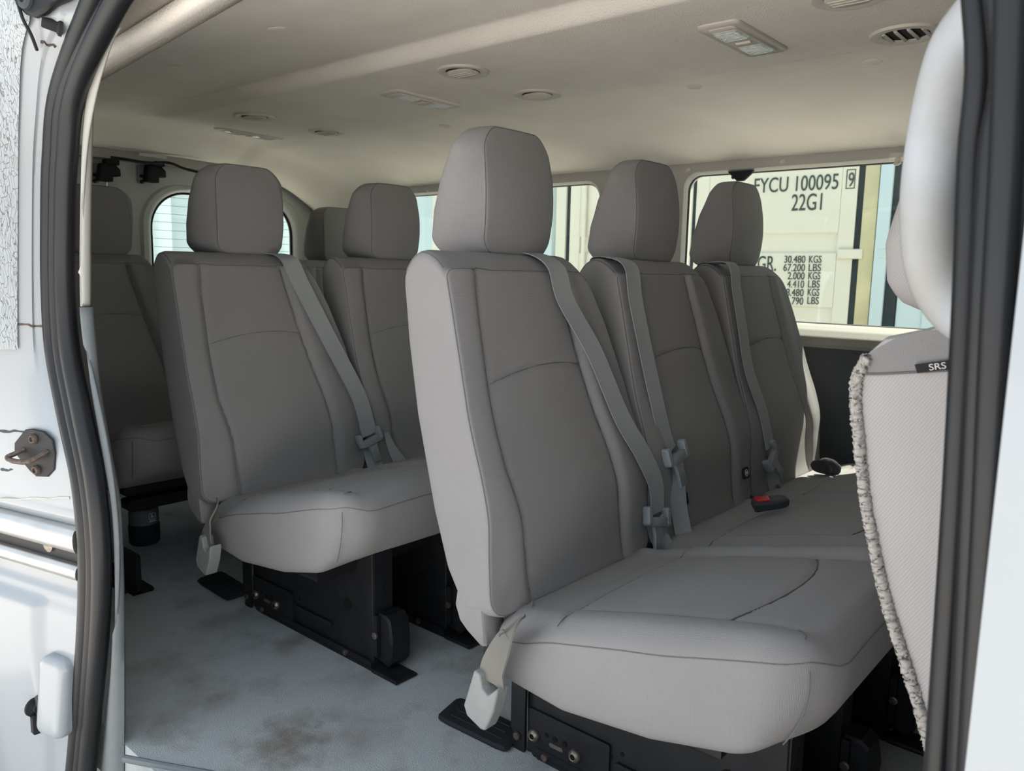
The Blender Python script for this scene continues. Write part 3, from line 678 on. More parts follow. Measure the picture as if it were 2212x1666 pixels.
# window latch and clip
wl_ = P(1600, 372, 1, yW)
t = thing('window_latch', 'black triangular latch at the top edge of the side window', 'latch', P(1600,384,1,yW-.004))
mk('plate', xf(prism([(-.042,.012),(.042,.012),(.036,.002),(.012,-.018),(-.010,-.018),(-.034,.004)], -.006, .006, .002), frame(P(1600,378,1,yW-.002), (1,0,0), (0,0,1), (0,-1,0))), M['rubber'], t)
mk('stud', xf(lathe([(0,0),(.006,0),(.005,.004),(0,.005)], 14), frame(P(1584,383,1,yW-.009), (1,0,0), (0,0,1), (0,-1,0))), M['blackmatte'], t)
t = thing('coat_hook', 'small beige hook at the window top beside the grab handle', 'hook', P(1937,345,1,1.26))
mk('plate', xf(prism(rrect(.034,.014,.002,2), -.004, .003, .001), frame(P(1936,336,1,1.262), (1,0,0), (0,.3,1), (0,-1,.3))), M['ceil_plastic'], t)
mk('hook', join(box(P(1940,348,1,1.252), (.014,.012,.018), .003), box(P(1937,354,1,1.245), (.014,.014,.008), .003)), M['ceil_plastic'], t)
for px, py in ((1487,366),(1690,349),(923,414)):
    p = P(px, py, 1, yW-.02)
    solo('trim_screw', xf(lathe([(0,0),(.007,0),(.006,.004),(0,.005)], 14), frame(p, (1,0,0), (0,.5,.9), (0,-.9,-.5))), M['ceil_plastic'],
         {1487: 'small round trim fastener at the left corner above the lettered window', 1690: 'small round trim fastener above the lettering in the window', 923: 'small round trim fastener above the rear side window, left of the tallest headrest'}[px], 'fastener', 'trim fasteners above the windows')

# ---- ceiling things
def zceil(x, y): return float(zc(np.array([x]), np.array([y]))[0])
def ceil_pt(px, py):
    z = 1.26
    for _ in range(12): p = P(px, py, 2, z); z = zceil(p[0], p[1])
    return P(px, py, 2, z)
def slope_frame(p):
    x, y = p[0], p[1]; e = .02
    gx = (zceil(x+e,y)-zceil(x-e,y))/(2*e); gy = (zceil(x,y+e)-zceil(x,y-e))/(2*e)
    n = nrm((gx, gy, -1)); X = nrm(V3(1,0,gx)); return frame(p, X, np.cross(n, X), n)
def vent(px, py, label, opened=False, stain=False, r=.062):
    p = ceil_pt(px, py); t = thing('air_vent', label, 'air vent', p, 'round ceiling air vents'); fr = slope_frame(p)
    mk('bezel', xf(lathe([(r,-.004),(r*1.0,.002),(r*.97,.005),(r*.80,.006),(r*.66,.003),(r*.62,-.003),(r*.62,-.006)], 40), fr), M['ceil_plastic'], t)
    mk('duct', xf(lathe([(0,.0005),(r*.64,.0005),(r*.64,.0012),(0,.0012)], 30), fr), M['vent_dark'], t)
    if opened:
        for k in range(4):
            v = box((0,0,0), (.006,r*1.15,.016), .001, rotm('y', .5)); w = math.sqrt(max(0, 1-((k-1.5)*.34)**2))
            mk('louvre', xf((v[0]*V3(1,w,1)+V3((k-1.5)*r*.36,0,-.001), v[1]), fr), M['ceil_plastic'], t)
    else:
        sh = [q for q in rrect(r*1.25,r*1.0,r*.42,6)]
        mk('shutter', xf(join(prism(sh, .0012, .009, .003), *[box((0,yy,.0093), (r*1.0,.003,.002), .0005) for yy in (-r*.2,-.0,r*.2)]), fr), M['ceil_plastic'], t)
    return t
vent(1957, 72, 'round ceiling vent with open louvres beside the grab handle', True, r=.064)
vent(1000, 153, 'closed round ceiling vent nearest the camera left of the large dome lamp')
vent(1161, 203, 'closed round ceiling vent above and right of the tallest headrest')
vent(550, 251, 'dim round ceiling vent above the middle row next to the smallest lamp')
vent(706, 284, 'dim round ceiling vent farthest back near the ceiling crease')
vent(1835, -9, 'ceiling vent cut off by the top edge of the picture')
def dome(px, py, label, L=.245, W=.088):
    p = ceil_pt(px, py); t = thing('dome_lamp', label, 'ceiling lamp', p, 'oblong ceiling lamps'); fr = slope_frame(p)
    sw = lambda v: v[:, [1,0,2]]*V3(1,1,1)
    def pr(vf): v, f = vf; return sw(v), [q[::-1] for q in f]
    mk('bezel', xf(join(pr(prism(rrect(L,W,.016,6), -.003, .006, .003)), pr(prism(rrect(L*.86,W*.66,.012,6), .004, .0085, .003))), fr), M['ceil_plastic'], t)
    for s in (-1,1):
        v, f = pr(prism(rrect(L*.27,W*.60,.006,4), .004, .0115, .004)); m = MB(); m.add((v+V3(0,s*L*.235,0), f))
        ln = mk('lens', xf(m.get(), fr), M['lens'], t)
        m = MB()
        for k in range(7): m.add(box((0, s*L*.235+(k-3)*L*.033, .0118), (W*.5,.0016,.0012), .0004))
        mk('rib', xf(m.get(), fr), M['lens'], ln)
    mk('switch', xf(join(box((0,0,.0095), (W*.34,.012,.006), .002), box((W*.1,.004,.0115), (W*.2,.005,.003), .001)), fr), M['ceil_plastic'], t)
dome(1607, 82, 'large clear dome lamp in front, left of the open vent')
dome(911, 214, 'slim dome lamp above the middle row headrests')
dome(538, 288, 'smallest dome lamp at the back above the rearmost row')
plugs = [((600,62),'pale headliner plug near the top edge above the ceiling ridge'), ((378,139),'brownish headliner plug left of the ceiling ridge'), ((214,199),'headliner plug half hidden by the door pillar trim'),
         ((772,303),'headliner plug left of the tallest headrest, farthest along the crease'), ((962,272),'brownish headliner plug just left of the tallest headrest top'), ((1190,233),'headliner plug below the second closed vent'),
         ((1500,187),'brownish headliner plug below the large dome lamp'), ((1885,134),'headliner plug below the open vent')]
for (px, py), lb in plugs:
    p = ceil_pt(px, py)
    solo('headliner_plug', xf(lathe([(.0,-.003),(.021,-.003),(.0195,.0008),(.014,.0025),(.007,.0032),(0,.0032)], 24), slope_frame(p)), M['plug'] if 'brownish' in lb else M['head'], lb, 'plug', 'round headliner plugs')

# ================================================================== REAR DOORS
XD = -2.30
def rear_door(y0, y1, wy0, wy1, name):
    w = outline((wy1-wy0)/2, .20, [.06,.15,.15,.06], 12, 8, 12); cy, cz = (wy0+wy1)/2, .89
    out = []
    Y0, Y1, Z0, Z1 = y0-cy, y1-cy, 0-cz, 1.25-cz
    for p in w:
        k = min((Y1 if p[0] > 0 else Y0)/p[0] if abs(p[0]) > 1e-6 else 9e9, (Z1 if p[1] > 0 else Z0)/p[1] if abs(p[1]) > 1e-6 else 9e9); out.append(p*k)
    out = np.array(out)
    for c in ((Y0,Z0),(Y0,Z1),(Y1,Z0),(Y1,Z1)): out[np.argmin(((out-np.array(c))**2).sum(1))] = c
    C = np.array([cy, cz]); R_ = lambda q, x: np.column_stack([np.full(len(q), x), q[:,0]+cy, q[:,1]+cz])
    rs = [R_(out, XD), R_(w*1.16, XD), R_(w*1.13, XD+.012), R_(w*1.08, XD+.010), R_(w*1.02, XD-.005), R_(w, XD-.03)]
    rd = struct(name, rings(rs, True, False), M['white_lightened'], 'white painted rear door inside face')
    return rd, R_(w, XD-.02)
rd1, w1 = rear_door(.30, 1.32, .468, 1.122, 'door_1'); rd2, w2 = rear_door(-.52, .296, -.22, .16, 'door_2')
for k, (w, rd) in enumerate(((w1, rd1), (w2, rd2))):
    n = len(w); gl = struct('window_%d' % (3+k), (np.vstack([w, w-V3(.004,0,0)]), [tuple(range(n)), tuple(range(n, 2*n))[::-1]]), M['glass'], smooth=False)
    mk('window_rubber', tube(np.vstack([w, w[:1]])+V3(.004,0,0), .006, 8, caps=False), M['rubber'], gl)
    ymin, ymax = w[:,1].min(), w[:,1].max()
    m = MB()
    for j in range(12):
        z = .70+j*.0335
        sel = w[np.abs(w[:,2]-z) < .03]
        a, b = (sel[:,1].min()+.012, sel[:,1].max()-.012) if len(sel) > 1 else (ymin, ymax)
        m.add(tube([(XD-.018, a, z), (XD-.018, b, z)], .0008, 4))
    mk('defroster_wires', m.get(), M['defrost'], gl)
struct('wall_rear', join(box((XD-.02,.298,.62), (.03,.012,1.25), .003), box((-2.28,1.27,.62), (.08,.10,1.24), .02), box((-2.27,.40,1.205), (.05,1.75,.035), .01)), M['trim_light'], 'rear door frame')
def latch(px, lb, flip):
    p = P(px[0], px[1], 0, XD+.02); t = thing('door_latch', lb, 'latch', p, 'black rear door latches'); fr = frame(p, (0,1,0), (0,0,1), (1,0,0))
    mk('plate', xf(prism(rrect(.035,.075,.012,4), -.018, -.012, .002), frame(p+V3(0,-.03,-.005), (0,1,0), (0,0,1), (1,0,0))), M['white'], t)
    mk('body', xf(join(prism([(-.03,-.035),(.02,-.035),(.022,-.015),(.05,-.012),(.05,.012),(.03,.03),(-.02,.03)], -.012, .03, .004), (prism(rrect(.05,.022,.006), -.005, .035, .003)[0]+V3(.02,.038,0), prism(rrect(.05,.022,.006), -.005, .035, .003)[1])), fr), M['blackmatte'], t)
    for dz in (-.012,-.034): mk('bolt', xf(lathe([(0,0),(.007,0),(.006,.005),(0,.006)], 12), frame(p+V3(-.01,-.032,dz), (0,1,0), (0,0,1), (1,0,0))), M['black'], t)
    return t
latch((325,375), 'black latch mechanism on the rear door to the right, above the door window', 0)
latch((225,372), 'black latch mechanism close to the pillar trim, left one of the pair', 1)
q = [P(x, y, 0, XD+.09) for x, y in ((240,340),(275,345),(320,352),(365,352),(400,365),(440,375))]
solo('latch_rod', tube(smooth_path(q, 6), .0055, 8), M['blackmatte'], 'black rod joining the two rear door latches', 'rod')
q = [P(x, y, 0, XD+.09) for x, y in ((300,333),(330,336),(360,341))]
solo('warning_label', ribbon(smooth_path(q, 4), V3(0,0,1), .012, .002), M['tagwhite'], 'white strip label above the rear door latches', 'label')
# right side wall behind the door, closing the dark rear corner
struct('wall_right', join(box((-1.45,-.52,.58), (1.72,.03,1.20), .01), box((.34,-.575,-.07), (1.22,.05,.10), .01)), M['trim_grey'], 'inner right wall behind the door opening')

# ================================================================== DOOR OPENING: JAMB, SEALS, TRIM
so_px = [(205,0),(130,110),(105,250),(93,400),(95,700),(115,850),(150,1000),(165,1120),(172,1200),(170,1350),(160,1500),(145,1666),(120,1900)]
si_px = [(310,0),(240,60),(210,130),(185,230),(170,350),(163,560),(168,690),(185,800),(215,950),(235,1080),(243,1200),(240,1350),(225,1500),(210,1666),(185,1900)]
so = smooth_path([P(x, y, 1, -.570) for x, y in so_px], 8); si = smooth_path([P(x, y, 1, -.545) for x, y in si_px], 8)
def at_z(path, z): o = np.argsort(path[:,2]); return np.array([np.interp(z, path[o,2], path[o,i]) for i in range(3)]).T
zz = np.linspace(min(so[:,2].min(), si[:,2].min())+.03, 1.13, 90)[::-1]
sO, sI = at_z(so, zz), at_z(si, zz)
topc = [V3(-.12,-.55,1.185), V3(.1,-.54,1.20), V3(.6,-.54,1.20), V3(.76,-.545,1.16)]
def rpx(pts, y): return [P(a, b, 1, y) for a, b in pts]
r1 = sO*.77+sI*.23; r2 = sO*.34+sI*.66
R1 = smooth_path(list(r1[::-1][::6])+[V3(-.20,-.565,1.165)]+[c+V3(0,-.01,0) for c in topc]+rpx([(2165,0),(2148,350),(2128,700),(2105,1166),(2080,1666),(2060,2000)], -.565), 6)
R2 = smooth_path(list(r2[::-1][::6])+[V3(-.17,-.55,1.15)]+[c+V3(0,.02,-.02) for c in topc]+rpx([(2110,0),(2100,350),(2086,700),(2060,1166),(2025,1666),(2000,2000)], -.548), 6)
def rad(R, a, b): return np.where(R[:,0] < .5, a, np.where(R[:,0] > .76, b, (a+b)/2))
sl = thing('door_seal', 'black rubber weather seal running around the sliding door opening', 'door seal', (-.45,-.56,0))
mk('outer_bead', tube(R1, rad(R1, .0140, .0085), 12), M['seal'], sl)
mk('inner_bead', tube(R2, rad(R2, .0155, .0075), 12), M['seal'], sl)
RM = smooth_path(list(((r1+r2)/2)[::-1][::6])+[V3(-.185,-.55,1.155)]+[c+V3(0,.01,-.01) for c in topc]+rpx([(2138,0),(2124,350),(2107,700),(2082,1166),(2052,1666),(2030,2000)], -.545), 6)
mk('seal_base', tube(RM, rad(RM, .0138, .0085), 10), M['seal'], sl)
# pillar trims
ti_px = [(233,78),(226,95),(205,170),(196,260),(192,460),(192,662)]
tl_px = [(197,664),(206,760),(215,850),(240,1000),(258,1100),(265,1250),(268,1450),(268,1666),(265,1850)]
def trim_surf(inner, outer_path, y_in_, name, m, lb):
    a = smooth_path([P(x-11, y, 1, y_in_) for x, y in inner], 8); z = np.linspace(a[:,2].max(), a[:,2].min(), 50)
    A = at_z(a, z); B = at_z(outer_path, z); rs = []
    for t, off in ((0,.02),(0,.006),(.06,.001),(.2,-.003),(.5,0),(1,.01)):
        q = A*(1-t)+B*t; q[:,1] += off; 
        if off > .015: q = A.copy(); q[:,1] += .02; q[:,0] -= .03
        rs.append(q)
    V = np.vstack(rs); n = 50
    F = [(i*n+j, i*n+j+1, (i+1)*n+j+1, (i+1)*n+j) for i in range(5) for j in range(n-1)]
    o = struct(name, (V, F), m, lb, angle=70); o.modifiers.new('thick','SOLIDIFY').thickness = .003; return o
trim_surf(ti_px, si, -.533, 'trim_6', M['trim_light'], 'pale plastic trim on the upper door pillar')
trim_surf(tl_px, si, -.533, 'trim_7', M['trim_grey'], 'grey plastic trim on the lower door pillar')
sill = [P(x, y, 2, -.0) for x, y in ((268,1640),(330,1652),(420,1668),(620,1700),(1000,1720))]
struct('trim_8', tube(smooth_path([p+V3(0,0,.001) for p in sill], 8), .006, 8), M['trim_grey'], 'grey edge strip along the door sill carpet')
# white body jamb outside the seal
lz = np.array([P(0, y, 1, -.62) for y in (-150,0,200,400,760,1000,1115,1215,1400,1666,1950)])
o = np.argsort(lz[:,2])
def jamb_pt(z, t, off=0.0):
    z = np.atleast_1d(np.asarray(z, float)); t = np.broadcast_to(np.asarray(t, float), z.shape); off = np.broadcast_to(np.asarray(off, float), z.shape)
    A = at_z(so, np.clip(z, zz.min(), 1.125)); B = np.array([np.interp(z, lz[o,2], lz[o,0]), np.full(len(z), -.62), z]).T
    A[:,2] = z; d = B-A; n = np.column_stack([-d[:,1], d[:,0], 0*z]); n /= np.linalg.norm(n, axis=1)[:,None]
    n *= np.where(n[:,:1]*.8-n[:,1:2] > 0, 1, -1)
    return A+d*t[:,None]+n*off[:,None]
def j_off(z, t):
    up = sst(.60,.68,z)
    o_ = up*(.004*sst(.20,.25,t)+.004*sst(.46,.50,t)*0)
    lowz = 1-sst(.225,.245,z)
    o_ = o_ + lowz*(.006 + .010*sst(.34,.48,t+.25*sst(.2,-.1,z)))
    o_ = o_ - .008*sst(.40,.37,z)*sst(.25,.27,z)
    o_ = o_ + .003*sst(.405,.400,z)*sst(.385,.39,z)
    return o_
zj = np.linspace(-.22, 1.30, 220); tj = np.linspace(-.25, 1.7, 60)
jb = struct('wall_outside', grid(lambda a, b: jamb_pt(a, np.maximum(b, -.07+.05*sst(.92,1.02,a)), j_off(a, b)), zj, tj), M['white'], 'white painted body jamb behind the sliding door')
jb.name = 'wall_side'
zk = np.linspace(.655, 1.22, 60)
struct('trim_9', grid(lambda a, b: jamb_pt(a, b, j_off(a, b)+.004+.002*np.sin((b-.5)*PI/1.2)), zk, np.linspace(.56,1.7,12)), M['cracked'], 'strip of cracked and crazed white paint at the left edge')
def jpx(px, py, off=0.0):                   # photographed point on the jamb
    best = None
    zs_ = np.linspace(-.2,1.25,500); d = ray(px, py); 
    from_t = None
    tt = np.linspace(-.2,1.5,120)
    Z, T = np.meshgrid(zs_, tt, indexing='ij'); q = jamb_pt(Z.ravel(), T.ravel(), j_off(Z.ravel(), T.ravel()))
    v = q-CAM; w = v@CF; e = (1106+FPX*(v@CR)/w-px)**2+(833-FPX*(v@CU)/w-py)**2; i = int(np.argmin(e))
    return Z.ravel()[i], T.ravel()[i]
def jframe(px, py, off=.0):
    z, t = jpx(px, py); f_ = lambda a, b: jamb_pt([a], [b], j_off(np.array([a]), np.array([b]))+off)[0]
    c = f_(z, t); X = nrm(f_(z, t-.05)-f_(z, t+.05)); Zv = V3(0,0,1); N = np.cross(X, Zv)
    if N@(CAM-c) < 0: N = -N
    return c, X, Zv, N
# striker
c, X, Zv, N = jframe(80, 980)
pxm = 1.52/FPX
def flat(pts, s=pxm): return [((x-80)*s*1.25, (980-y)*s) for x, y in pts]
t = thing('door_striker', 'black door striker plate with two rusty bolts on the white jamb', 'striker', c)
mk('plate', xf(prism(flat([(36,976),(37,966),(62,938),(75,935),(100,937),(117,950),(120,975),(117,1005),(103,1020),(78,1023),(66,1015),(36,985)]), 0, .004, .0012), frame(c, X, Zv, N)), M['black'], t, angle=30)
lp = smooth_path([c+X*q[0]+Zv*q[1]+N*h for q, h in zip(flat([(56,975),(50,982),(44,988),(60,992),(86,990),(98,982),(105,972)]), (.002,.014,.022,.024,.022,.014,.002))], 6)
mk('loop', tube(lp, .0042, 8), M['rust'], t)
for x, y in ((80,953),(82,1010)):
    q = flat([(x, y)])[0]; mk('bolt', xf(lathe([(0,0),(.0085,0),(.0082,.003),(.006,.0055),(.004,.0055),(.0035,.003),(0,.003)], 16), frame(c+X*q[0]+Zv*q[1]+N*.004, X, Zv, N)), M['rust'], t)
for x0, x1, y, lb in ((0,62,932,'upper dark scratch in the white jamb paint beside the striker'),(2,27,1014,'short lower dark scratch in the white jamb paint beside the striker')):
    qs = [jamb_pt([z], [tq], j_off(np.array([z]), np.array([tq]))+.0006)[0] for z, tq in (jpx(a, y+(a % 5)*.4) for a in np.linspace(x0, x1, 7))]
    solo('paint_scratch', ribbon(np.array(qs), V3(0,0,1), np.array([.003,.005,.003,.004,.002,.003,.001]), .001), M['darkplastic'], lb, 'scratch')
# bumper stop near the top, lower stop, cable, top roller bracket
c, X, Zv, N = jframe(128, 56)
t = thing('bumper_stop', 'black cone rubber bumper at the top of the white jamb', 'bumper', c)
ax = nrm(-X*.75+N*.6+Zv*.12); s_ = nrm(np.cross(ax, Zv)); u_ = np.cross(s_, ax)
mk('cone', xf(lathe([(0,-.003),(.0125,-.003),(.0125,.001),(.0085,.004),(.007,.020),(.006,.022),(.0035,.022),(.003,.018),(0,.018)], 20), frame(c, s_, u_, ax)), M['blackmatte'], t)
c, X, Zv, N = jframe(78, 1524)
t = thing('lower_bumper', 'small black rubber button on a bracket, low on the white jamb', 'bumper', c)
mk('button', xf(lathe([(0,0),(.007,0),(.007,.006),(.016,.010),(.016,.014),(.006,.018),(.006,.024),(0,.024)], 20), frame(c+N*.004+X*.014, nrm(np.cross(Zv, -X)), Zv, -X)), M['blackmatte'], t)
mk('bracket', box(c+X*.010-Zv*.028+N*.006, (.012,.016,.034), .003), M['blackmatte'], t)
mk('clip', box(c+X*.016+N*.002, (.010,.012,.05), .003), M['darkplastic'], t)
qs = [jamb_pt([z], [tq], j_off(np.array([z]), np.array([tq]))+h)[0] for (z, tq), h in zip([jpx(*a) for a in ((40,-12),(58,20),(72,50),(82,80),(90,110))], (.006,.012,.014,.012,.008))]
solo('loose_cable', tube(smooth_path(qs, 6), .0024, 8), M['blackmatte'], 'thin black cable end dangling over the white jamb', 'cable')
c, X, Zv, N = jframe(85, -5)
t = thing('roller_bracket', 'dark metal bracket with a round bolt at the top left corner', 'bracket', c)
s = pxm
mk('plate', xf(prism([((x-85)*s*1.2, (-5-y)*s) for x, y in ((45,-20),(52,5),(70,22),(85,28),(105,24),(125,14),(150,8),(165,-20))], .0, .014, .004), frame(c, X, Zv, N)), M['black'], t, angle=30)
mk('bolt', xf(lathe([(0,0),(.013,0),(.0125,.004),(.009,.007),(.005,.007),(.0045,.003),(0,.003)], 18), frame(c+X*(-9*s)+Zv*(-8*s)+N*.014, X, Zv, N)), M['darkplastic'], t)
for (x0, y0, x1, y1, w0, lb) in ((38,700,93,706,.0028,'thin brown rust seam across the white jamb above the striker'),(88,88,122,99,.005,'brown rust mark under the cone bumper on the white jamb'),(0,1079,150,1075,.0035,'grey sealant seam across the white jamb above the metal track')):
    qs = [jamb_pt([z], [tq], j_off(np.array([z]), np.array([tq]))+.0006)[0] for z, tq in (jpx(x0+(x1-x0)*k/7, y0+(y1-y0)*k/7) for k in range(8))]
    solo('paint_seam', ribbon(np.array(qs), V3(0,0,1), w0*(1+.3*np.sin(np.arange(8)*2.1)), .0012), M['rust'] if 'rust' in lb else M['trim_light'], lb, 'seam')
# sliding track
def sweep(profile, m, name, parent, t0=-.02, t1=1.7):
    ts = np.linspace(t0, t1, 14); rs = []
    for tt in ts: rs.append(np.array([jamb_pt([z], [tt], h)[0] for h, z in profile]))
    return mk(name, rings(rs), m, parent, angle=35)
pA = jpx(90, 1117)[0]; pB = jpx(90, 1167)[0]; pC = jpx(90, 1192)[0]; pD = jpx(90, 1222)[0]
tr = thing('slide_rail', 'brushed metal sliding door track across the white body side', 'rail', jamb_pt([.32],[.5])[0])
def halfround(z1, z0, h): return [(-.006, z1)]+[(h*math.sin(a)**.6, (z1+z0)/2+(z1-z0)/2*math.cos(a)) for a in np.linspace(.15, PI-.15, 8)]+[(-.006, z0)]
sweep(halfround(pA, pB, .014), M['alu'], 'upper_rail', tr); sweep(halfround(pC, pD, .011), M['alu'], 'lower_rail', tr)
sweep([(-.006,pB),(-.003,pB),(-.003,pC),(-.006,pC)], M['black'], 'track_slot', tr)
c, X, Zv, N = jframe(112, 1169)
mk('bolt', xf(lathe([(0,0),(.012,0),(.012,.004),(.006,.006),(0,.004)], 16), frame(c-Zv*.004+N*.004, X, Zv, N)), M['steel'], tr)
# white moulded box low on the jamb
c, X, Zv, N = jframe(140, 1500)
def wb(u, v, n): return c + np.outer(u, X) + np.outer(v-.0, nrm(Zv+X*.15)) + np.outer(n, N)
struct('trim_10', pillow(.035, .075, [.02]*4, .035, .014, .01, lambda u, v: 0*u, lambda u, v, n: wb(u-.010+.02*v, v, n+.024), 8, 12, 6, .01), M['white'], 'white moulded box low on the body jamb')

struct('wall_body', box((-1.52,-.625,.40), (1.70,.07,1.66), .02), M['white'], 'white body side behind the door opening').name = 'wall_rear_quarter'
# B pillar at the right edge
bp = [(-.56),]
def pbox(x0, x1, y0, y1, z0, z1, ch): return box(((x0+x1)/2, (y0+y1)/2, (z0+z1)/2), (x1-x0, y1-y0, z1-z0), ch)
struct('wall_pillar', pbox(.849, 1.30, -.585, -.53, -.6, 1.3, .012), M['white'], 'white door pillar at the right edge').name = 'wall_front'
struct('trim_11', pbox(.835, .92, -.535, -.44, -.1, 1.25, .01), M['trim_grey'], 'grey inner trim of the front door pillar')
struct('trim_12', tube(smooth_path(rpx([(2185,-20),(2172,350),(2152,700),(2130,1166),(2100,1666),(2085,2000)], -.572), 6), .008, 10), M['seal'], 'dark rubber edge between seal and white pillar')
struct('wall_blocker', box((1.62,.42,.62), (.10,1.90,1.52), .02), M['darkplastic'], 'added dark wall sealing the cabin front against windshield light').name = 'wall_light_blocker'  # unseen wall, added to keep windshield light off the seat fronts
struct('wall_cab', box((1.42,-.555,.30), (.30,.05,1.2), .02), M['white'], 'front door').name = 'wall_cab_right'
# grab handle
gp = smooth_path([P(x, y, 1, yy) for x, y, yy in ((2185,-40,-.44),(2125,30,-.425),(2076,95,-.42),(2048,175,-.42),(2024,285,-.42),(2008,400,-.42),(2006,490,-.42),(2015,570,-.42),(2038,630,-.42),(2075,672,-.425),(2130,700,-.44))], 8)
gr = np.interp(np.linspace(0,1,len(gp)), [0,.12,.5,.85,1], [.020,.0195,.0185,.0185,.020])
t = thing('grab_handle', 'large worn grey curved grab handle on the right door pillar', 'handle', (.80,-.44,.85))
mk('grip', tube(gp, gr, 16), M['handle'], t)
mk('mount', join(box(gp[0]+V3(.012,.0,0), (.03,.03,.045), .008), box(gp[-1]+V3(.012,.0,0), (.03,.03,.045), .008)), M['handle'], t)

# ================================================================== OUTSIDE
struct('ground', grid(lambda a, b: np.column_stack([a, b, -.72+0*a]), np.linspace(-25,25,12), np.linspace(-25,25,12), True), mat('sunlit_concrete', (.60,.57,.525), .9, noise=.15, nscale=1.2), 'concrete yard outside the van')
YC = 4.30
cz = lambda px, py: P(px, py, 1, YC)
fc = frame((0,YC,0), (1,0,0), (0,0,1), (0,-1,0))
def slab(x0, x1, z0, z1, d0, d1, ch=.01):
    v, f = box(((x0+x1)/2, (z0+z1)/2, (d0+d1)/2), (x1-x0, z1-z0, d1-d0), ch); return xf((v, f), fc)
t = thing('shipping_container', 'cream shipping container end with dark stencilled weights, outside the side window', 'container', (-1.9,YC+1,-.72))
mk('shell', pbox(-3.15, -.64, YC+.06, YC+5.5, -.62, 1.95, .02), M['cream'], t)
def leaf(x0, x1, nm):
    d = mk('door_leaf', slab(x0, x1, -.50, 1.86, -.05, .0), M['cream'], t)
    parts = []
    for z0, z1 in ((.955,1.075),(.40,.62),(-.25,-.05)):
        parts.append(slab(x0+.10, x1-.10, z0, z1, -.004, .004, .002))
    return d
L1 = leaf(-1.925, -.80, 'a'); L2 = leaf(-3.06, -1.955, 'b')
# recessed band across each leaf: two raised panels with a groove between
def band(x0, x1, z0, z1, b=.014):
    q = [(z0,0),(z0+b,.022),(z1-b,.022),(z1,0)]
    return xf(rings([np.array([(x, z, d) for z, d in q]) for x in (x0, x1)]), fc)
for L, x0, x1 in ((L1,-1.925,-.80),(L2,-3.06,-1.955)):
    mk('panel', join(slab(x0, x0+.10, -.50, 1.86, 0, .022, .006), slab(x1-.10, x1, -.50, 1.86, 0, .022, .006), *[band(x0+.098, x1-.098, a, b) for a, b in ((1.085,1.86),(.60,.975),(.05,.44),(-.5,-.1))]), M['cream'], L, angle=25)
mk('gasket', slab(-.80, -.757, -.5, 1.86, -.03, .012, .004), M['gasket'], t)
mk('gasket', slab(-1.957, -1.923, -.5, 1.86, -.03, .012, .004), M['gasket'], t)
mk('gasket', slab(-3.10, -3.06, -.5, 1.86, -.03, .012, .004), M['gasket'], t)
mk('corner_post', slab(-.757, -.67, -.6, 1.95, -.06, .03, .02), M['ochre'], t)
mk('corner_post', slab(-3.20, -3.10, -.6, 1.95, -.06, .03, .02), M['cream'], t)
mk('hinge', slab(-.89, -.735, .925, .990, .02, .05, .012), M['cream'], t)
mk('hinge', slab(-.89, -.735, .10, .165, .02, .05, .012), M['cream'], t)
mk('lock_rod', tube([fc(np.array([[-2.9,z,.05]]))[0] for z in (-.6,1.9)], .017, 10), M['cream'], t)
def words(s, px0, py_base, px1, py_top, parent=L1):
    a = cz(px0, py_base); b = cz(px1, py_base); h = cz(px0, py_top)[2]-a[2]
    v, f = textmesh(s, 1.0, 1.0, .002); 
    capv = textmesh('0', 1.0)[0]; caph = capv[:,1].max()-max(capv[:,1].min(), 0)
    w = v[:,0].max()-v[:,0].min(); v = v.copy(); v[:,0] = (v[:,0]-v[:,0].min())/w*abs(b[0]-a[0]); v[:,1] *= h/caph
    tl = (b[2]-a[2])/(b[0]-a[0])
    mk('lettering', xf((v+V3(a[0], a[2], .0245), f), fc), M['letter'], parent, smooth=False)
words('FYCU 100095', 1632, 418, 1812, 387)
words('9', 1834.5, 404, 1846.5, 374)
a, b = cz(1829, 409), cz(1852, 366)
bxw = b[0]-a[0]; bxh = b[2]-a[2]
mk('check_box', join(*[slab(x0, x1, z0, z1, .022, .025, .0005) for x0, x1, z0, z1 in ((a[0],b[0],a[2],a[2]+.005),(a[0],b[0],b[2]-.005,b[2]),(a[0],a[0]+.005,a[2],b[2]),(b[0]-.005,b[0],a[2],b[2]))]), M['letter'], L1)
words('22G1', 1712, 456, 1777, 421)
words('MAX GR.', 1576, 584, 1679, 553)
for k, (n, u_) in enumerate((('30.480','KGS'),('67.200','LBS'),('2.000','KGS'),('4.410','LBS'),('28.480','KGS'),('62.790','LBS'))):
    y = 568+k*17.7; x0 = {0:1697,1:1695,2:1704,3:1703,4:1692,5:1692}[k]; x1 = 1742-k*.9
    words(n, x0, y, x1, y-15.5); words(u_, 1750-k*.7, y, 1777-k*1.2, y-15.5)
def corrug(x0, x1, y, z0, z1, per=.28, dep=.036, axis='x'):
    xs_ = []; k = x0
    while k < x1: xs_ += [(k,0),(k+per*.25,0),(k+per*.5,dep),(k+per*.75,dep)]; k += per
    xs_ = np.array(xs_); A = np.column_stack([xs_[:,0], y+xs_[:,1], np.full(len(xs_), z0)]); B = A+V3(0,0,z1-z0); C = B.copy(); C[:,1] = y+2.3; D = C-V3(0,0,z1-z0)
    return rings([A, B, C, D], False, False)
t = thing('shipping_container', 'pale blue corrugated container left of the lettered one, through the rear side window', 'container', (-6.0,YC+1,-.72))
mk('shell', corrug(-9.3, -3.45, YC+.05, -.62, 1.95), M['blue'], t)
mk('corner_post', slab(-3.42, -3.24, -.72, 1.95, -.06, .03, .02), M['blue'], t)
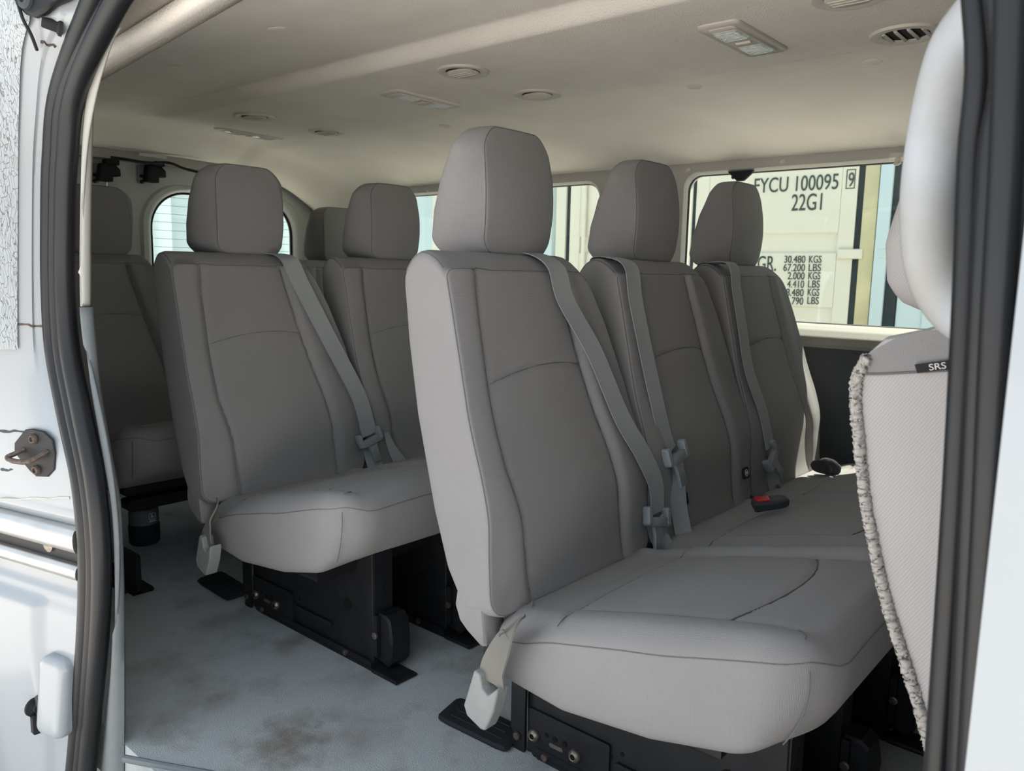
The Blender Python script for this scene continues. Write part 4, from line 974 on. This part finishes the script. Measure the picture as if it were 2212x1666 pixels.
mk('white_strip', slab(-4.72, -4.62, -.6, 1.9, -.04, -.0, .01), M['cream'], t)
mk('white_strip', slab(-3.75, -3.62, -.6, 1.9, -.04, -.0, .01), M['cream'], t)
t = thing('shipping_container', 'pale blue container end right of the lettered one, beyond the grab handle', 'container', (.6,YC+1,-.72))
mk('shell', pbox(-.60, 1.85, YC+.06, YC+5.5, -.62, 1.95, .02), M['blue'], t)
mk('corner_post', slab(-.66, -.585, -.6, 1.95, -.05, .05, .015), M['blue'], t)
mk('gasket', slab(-.585, -.515, -.6, 1.95, -.05, .03, .004), M['gasket'], t)
mk('door_leaf', join(slab(-.515, .65, -.5, 1.86, -.03, .02, .01), slab(-.36, .55, 1.1, 1.8, .02, .035, .01), slab(-.36, .55, .2, .66, .02, .035, .01)), M['blue'], t)
mk('hinge', slab(-.64, -.47, .93, .99, .03, .055, .01), M['blue'], t)
# container behind the van
v, f = corrug(-4.0, 3.9, 0, -.62, 1.95, .42, .05)
v = np.column_stack([-6.2-v[:,1], v[:,0], v[:,2]])
t = thing('shipping_container', 'pale blue corrugated container behind the rear door window', 'container', (-7,.5,-.72))
mk('shell', (v, [q[::-1] for q in f]), M['blue'], t)
mk('white_strip', pbox(-6.21, -6.16, 1.78, 2.06, -.62, 1.9, .01), M['cream'], t)

# ================================================================== LIGHT
w = bpy.data.worlds.new('yard_sky'); SC.world = w; w.use_nodes = True; bg = w.node_tree.nodes['Background']
bg.inputs[0].default_value = (.76,.88,1.0,1); bg.inputs[1].default_value = .85
L = bpy.data.lights.new('sun', 'SUN'); L.energy = 9.0; L.angle = .009; L.color = (1,.95,.88)
so_ = bpy.data.objects.new('sun', L); COL.objects.link(so_)
sd = nrm((.08, .45, .90)); from mathutils import Vector
so_.rotation_euler = Vector(sd).to_track_quat('Z', 'Y').to_euler(); so_.location = (2, 6, 9)

# ================================================================== CAMERA
cd = bpy.data.cameras.new('camera'); cam = bpy.data.objects.new('camera', cd); COL.objects.link(cam); SC.camera = cam
from mathutils import Matrix
cam.matrix_world = Matrix(((CR[0],CU[0],-CF[0],CAM[0]),(CR[1],CU[1],-CF[1],CAM[1]),(CR[2],CU[2],-CF[2],CAM[2]),(0,0,0,1)))
cd.sensor_fit = 'HORIZONTAL'; cd.sensor_width = 36; cd.lens = 36*FPX/2212; cd.clip_start = .02
cd.dof.use_dof = True; cd.dof.focus_distance = 1.35; cd.dof.aperture_fstop = 12.0
SC.view_settings.view_transform = 'Standard'; SC.view_settings.look = 'None'; SC.view_settings.gamma = 1; SC.view_settings.use_curve_mapping = False
SC.view_settings.exposure = 0.86
SC.cycles.max_bounces = 10; SC.cycles.diffuse_bounces = 3; SC.cycles.transparent_max_bounces = 12
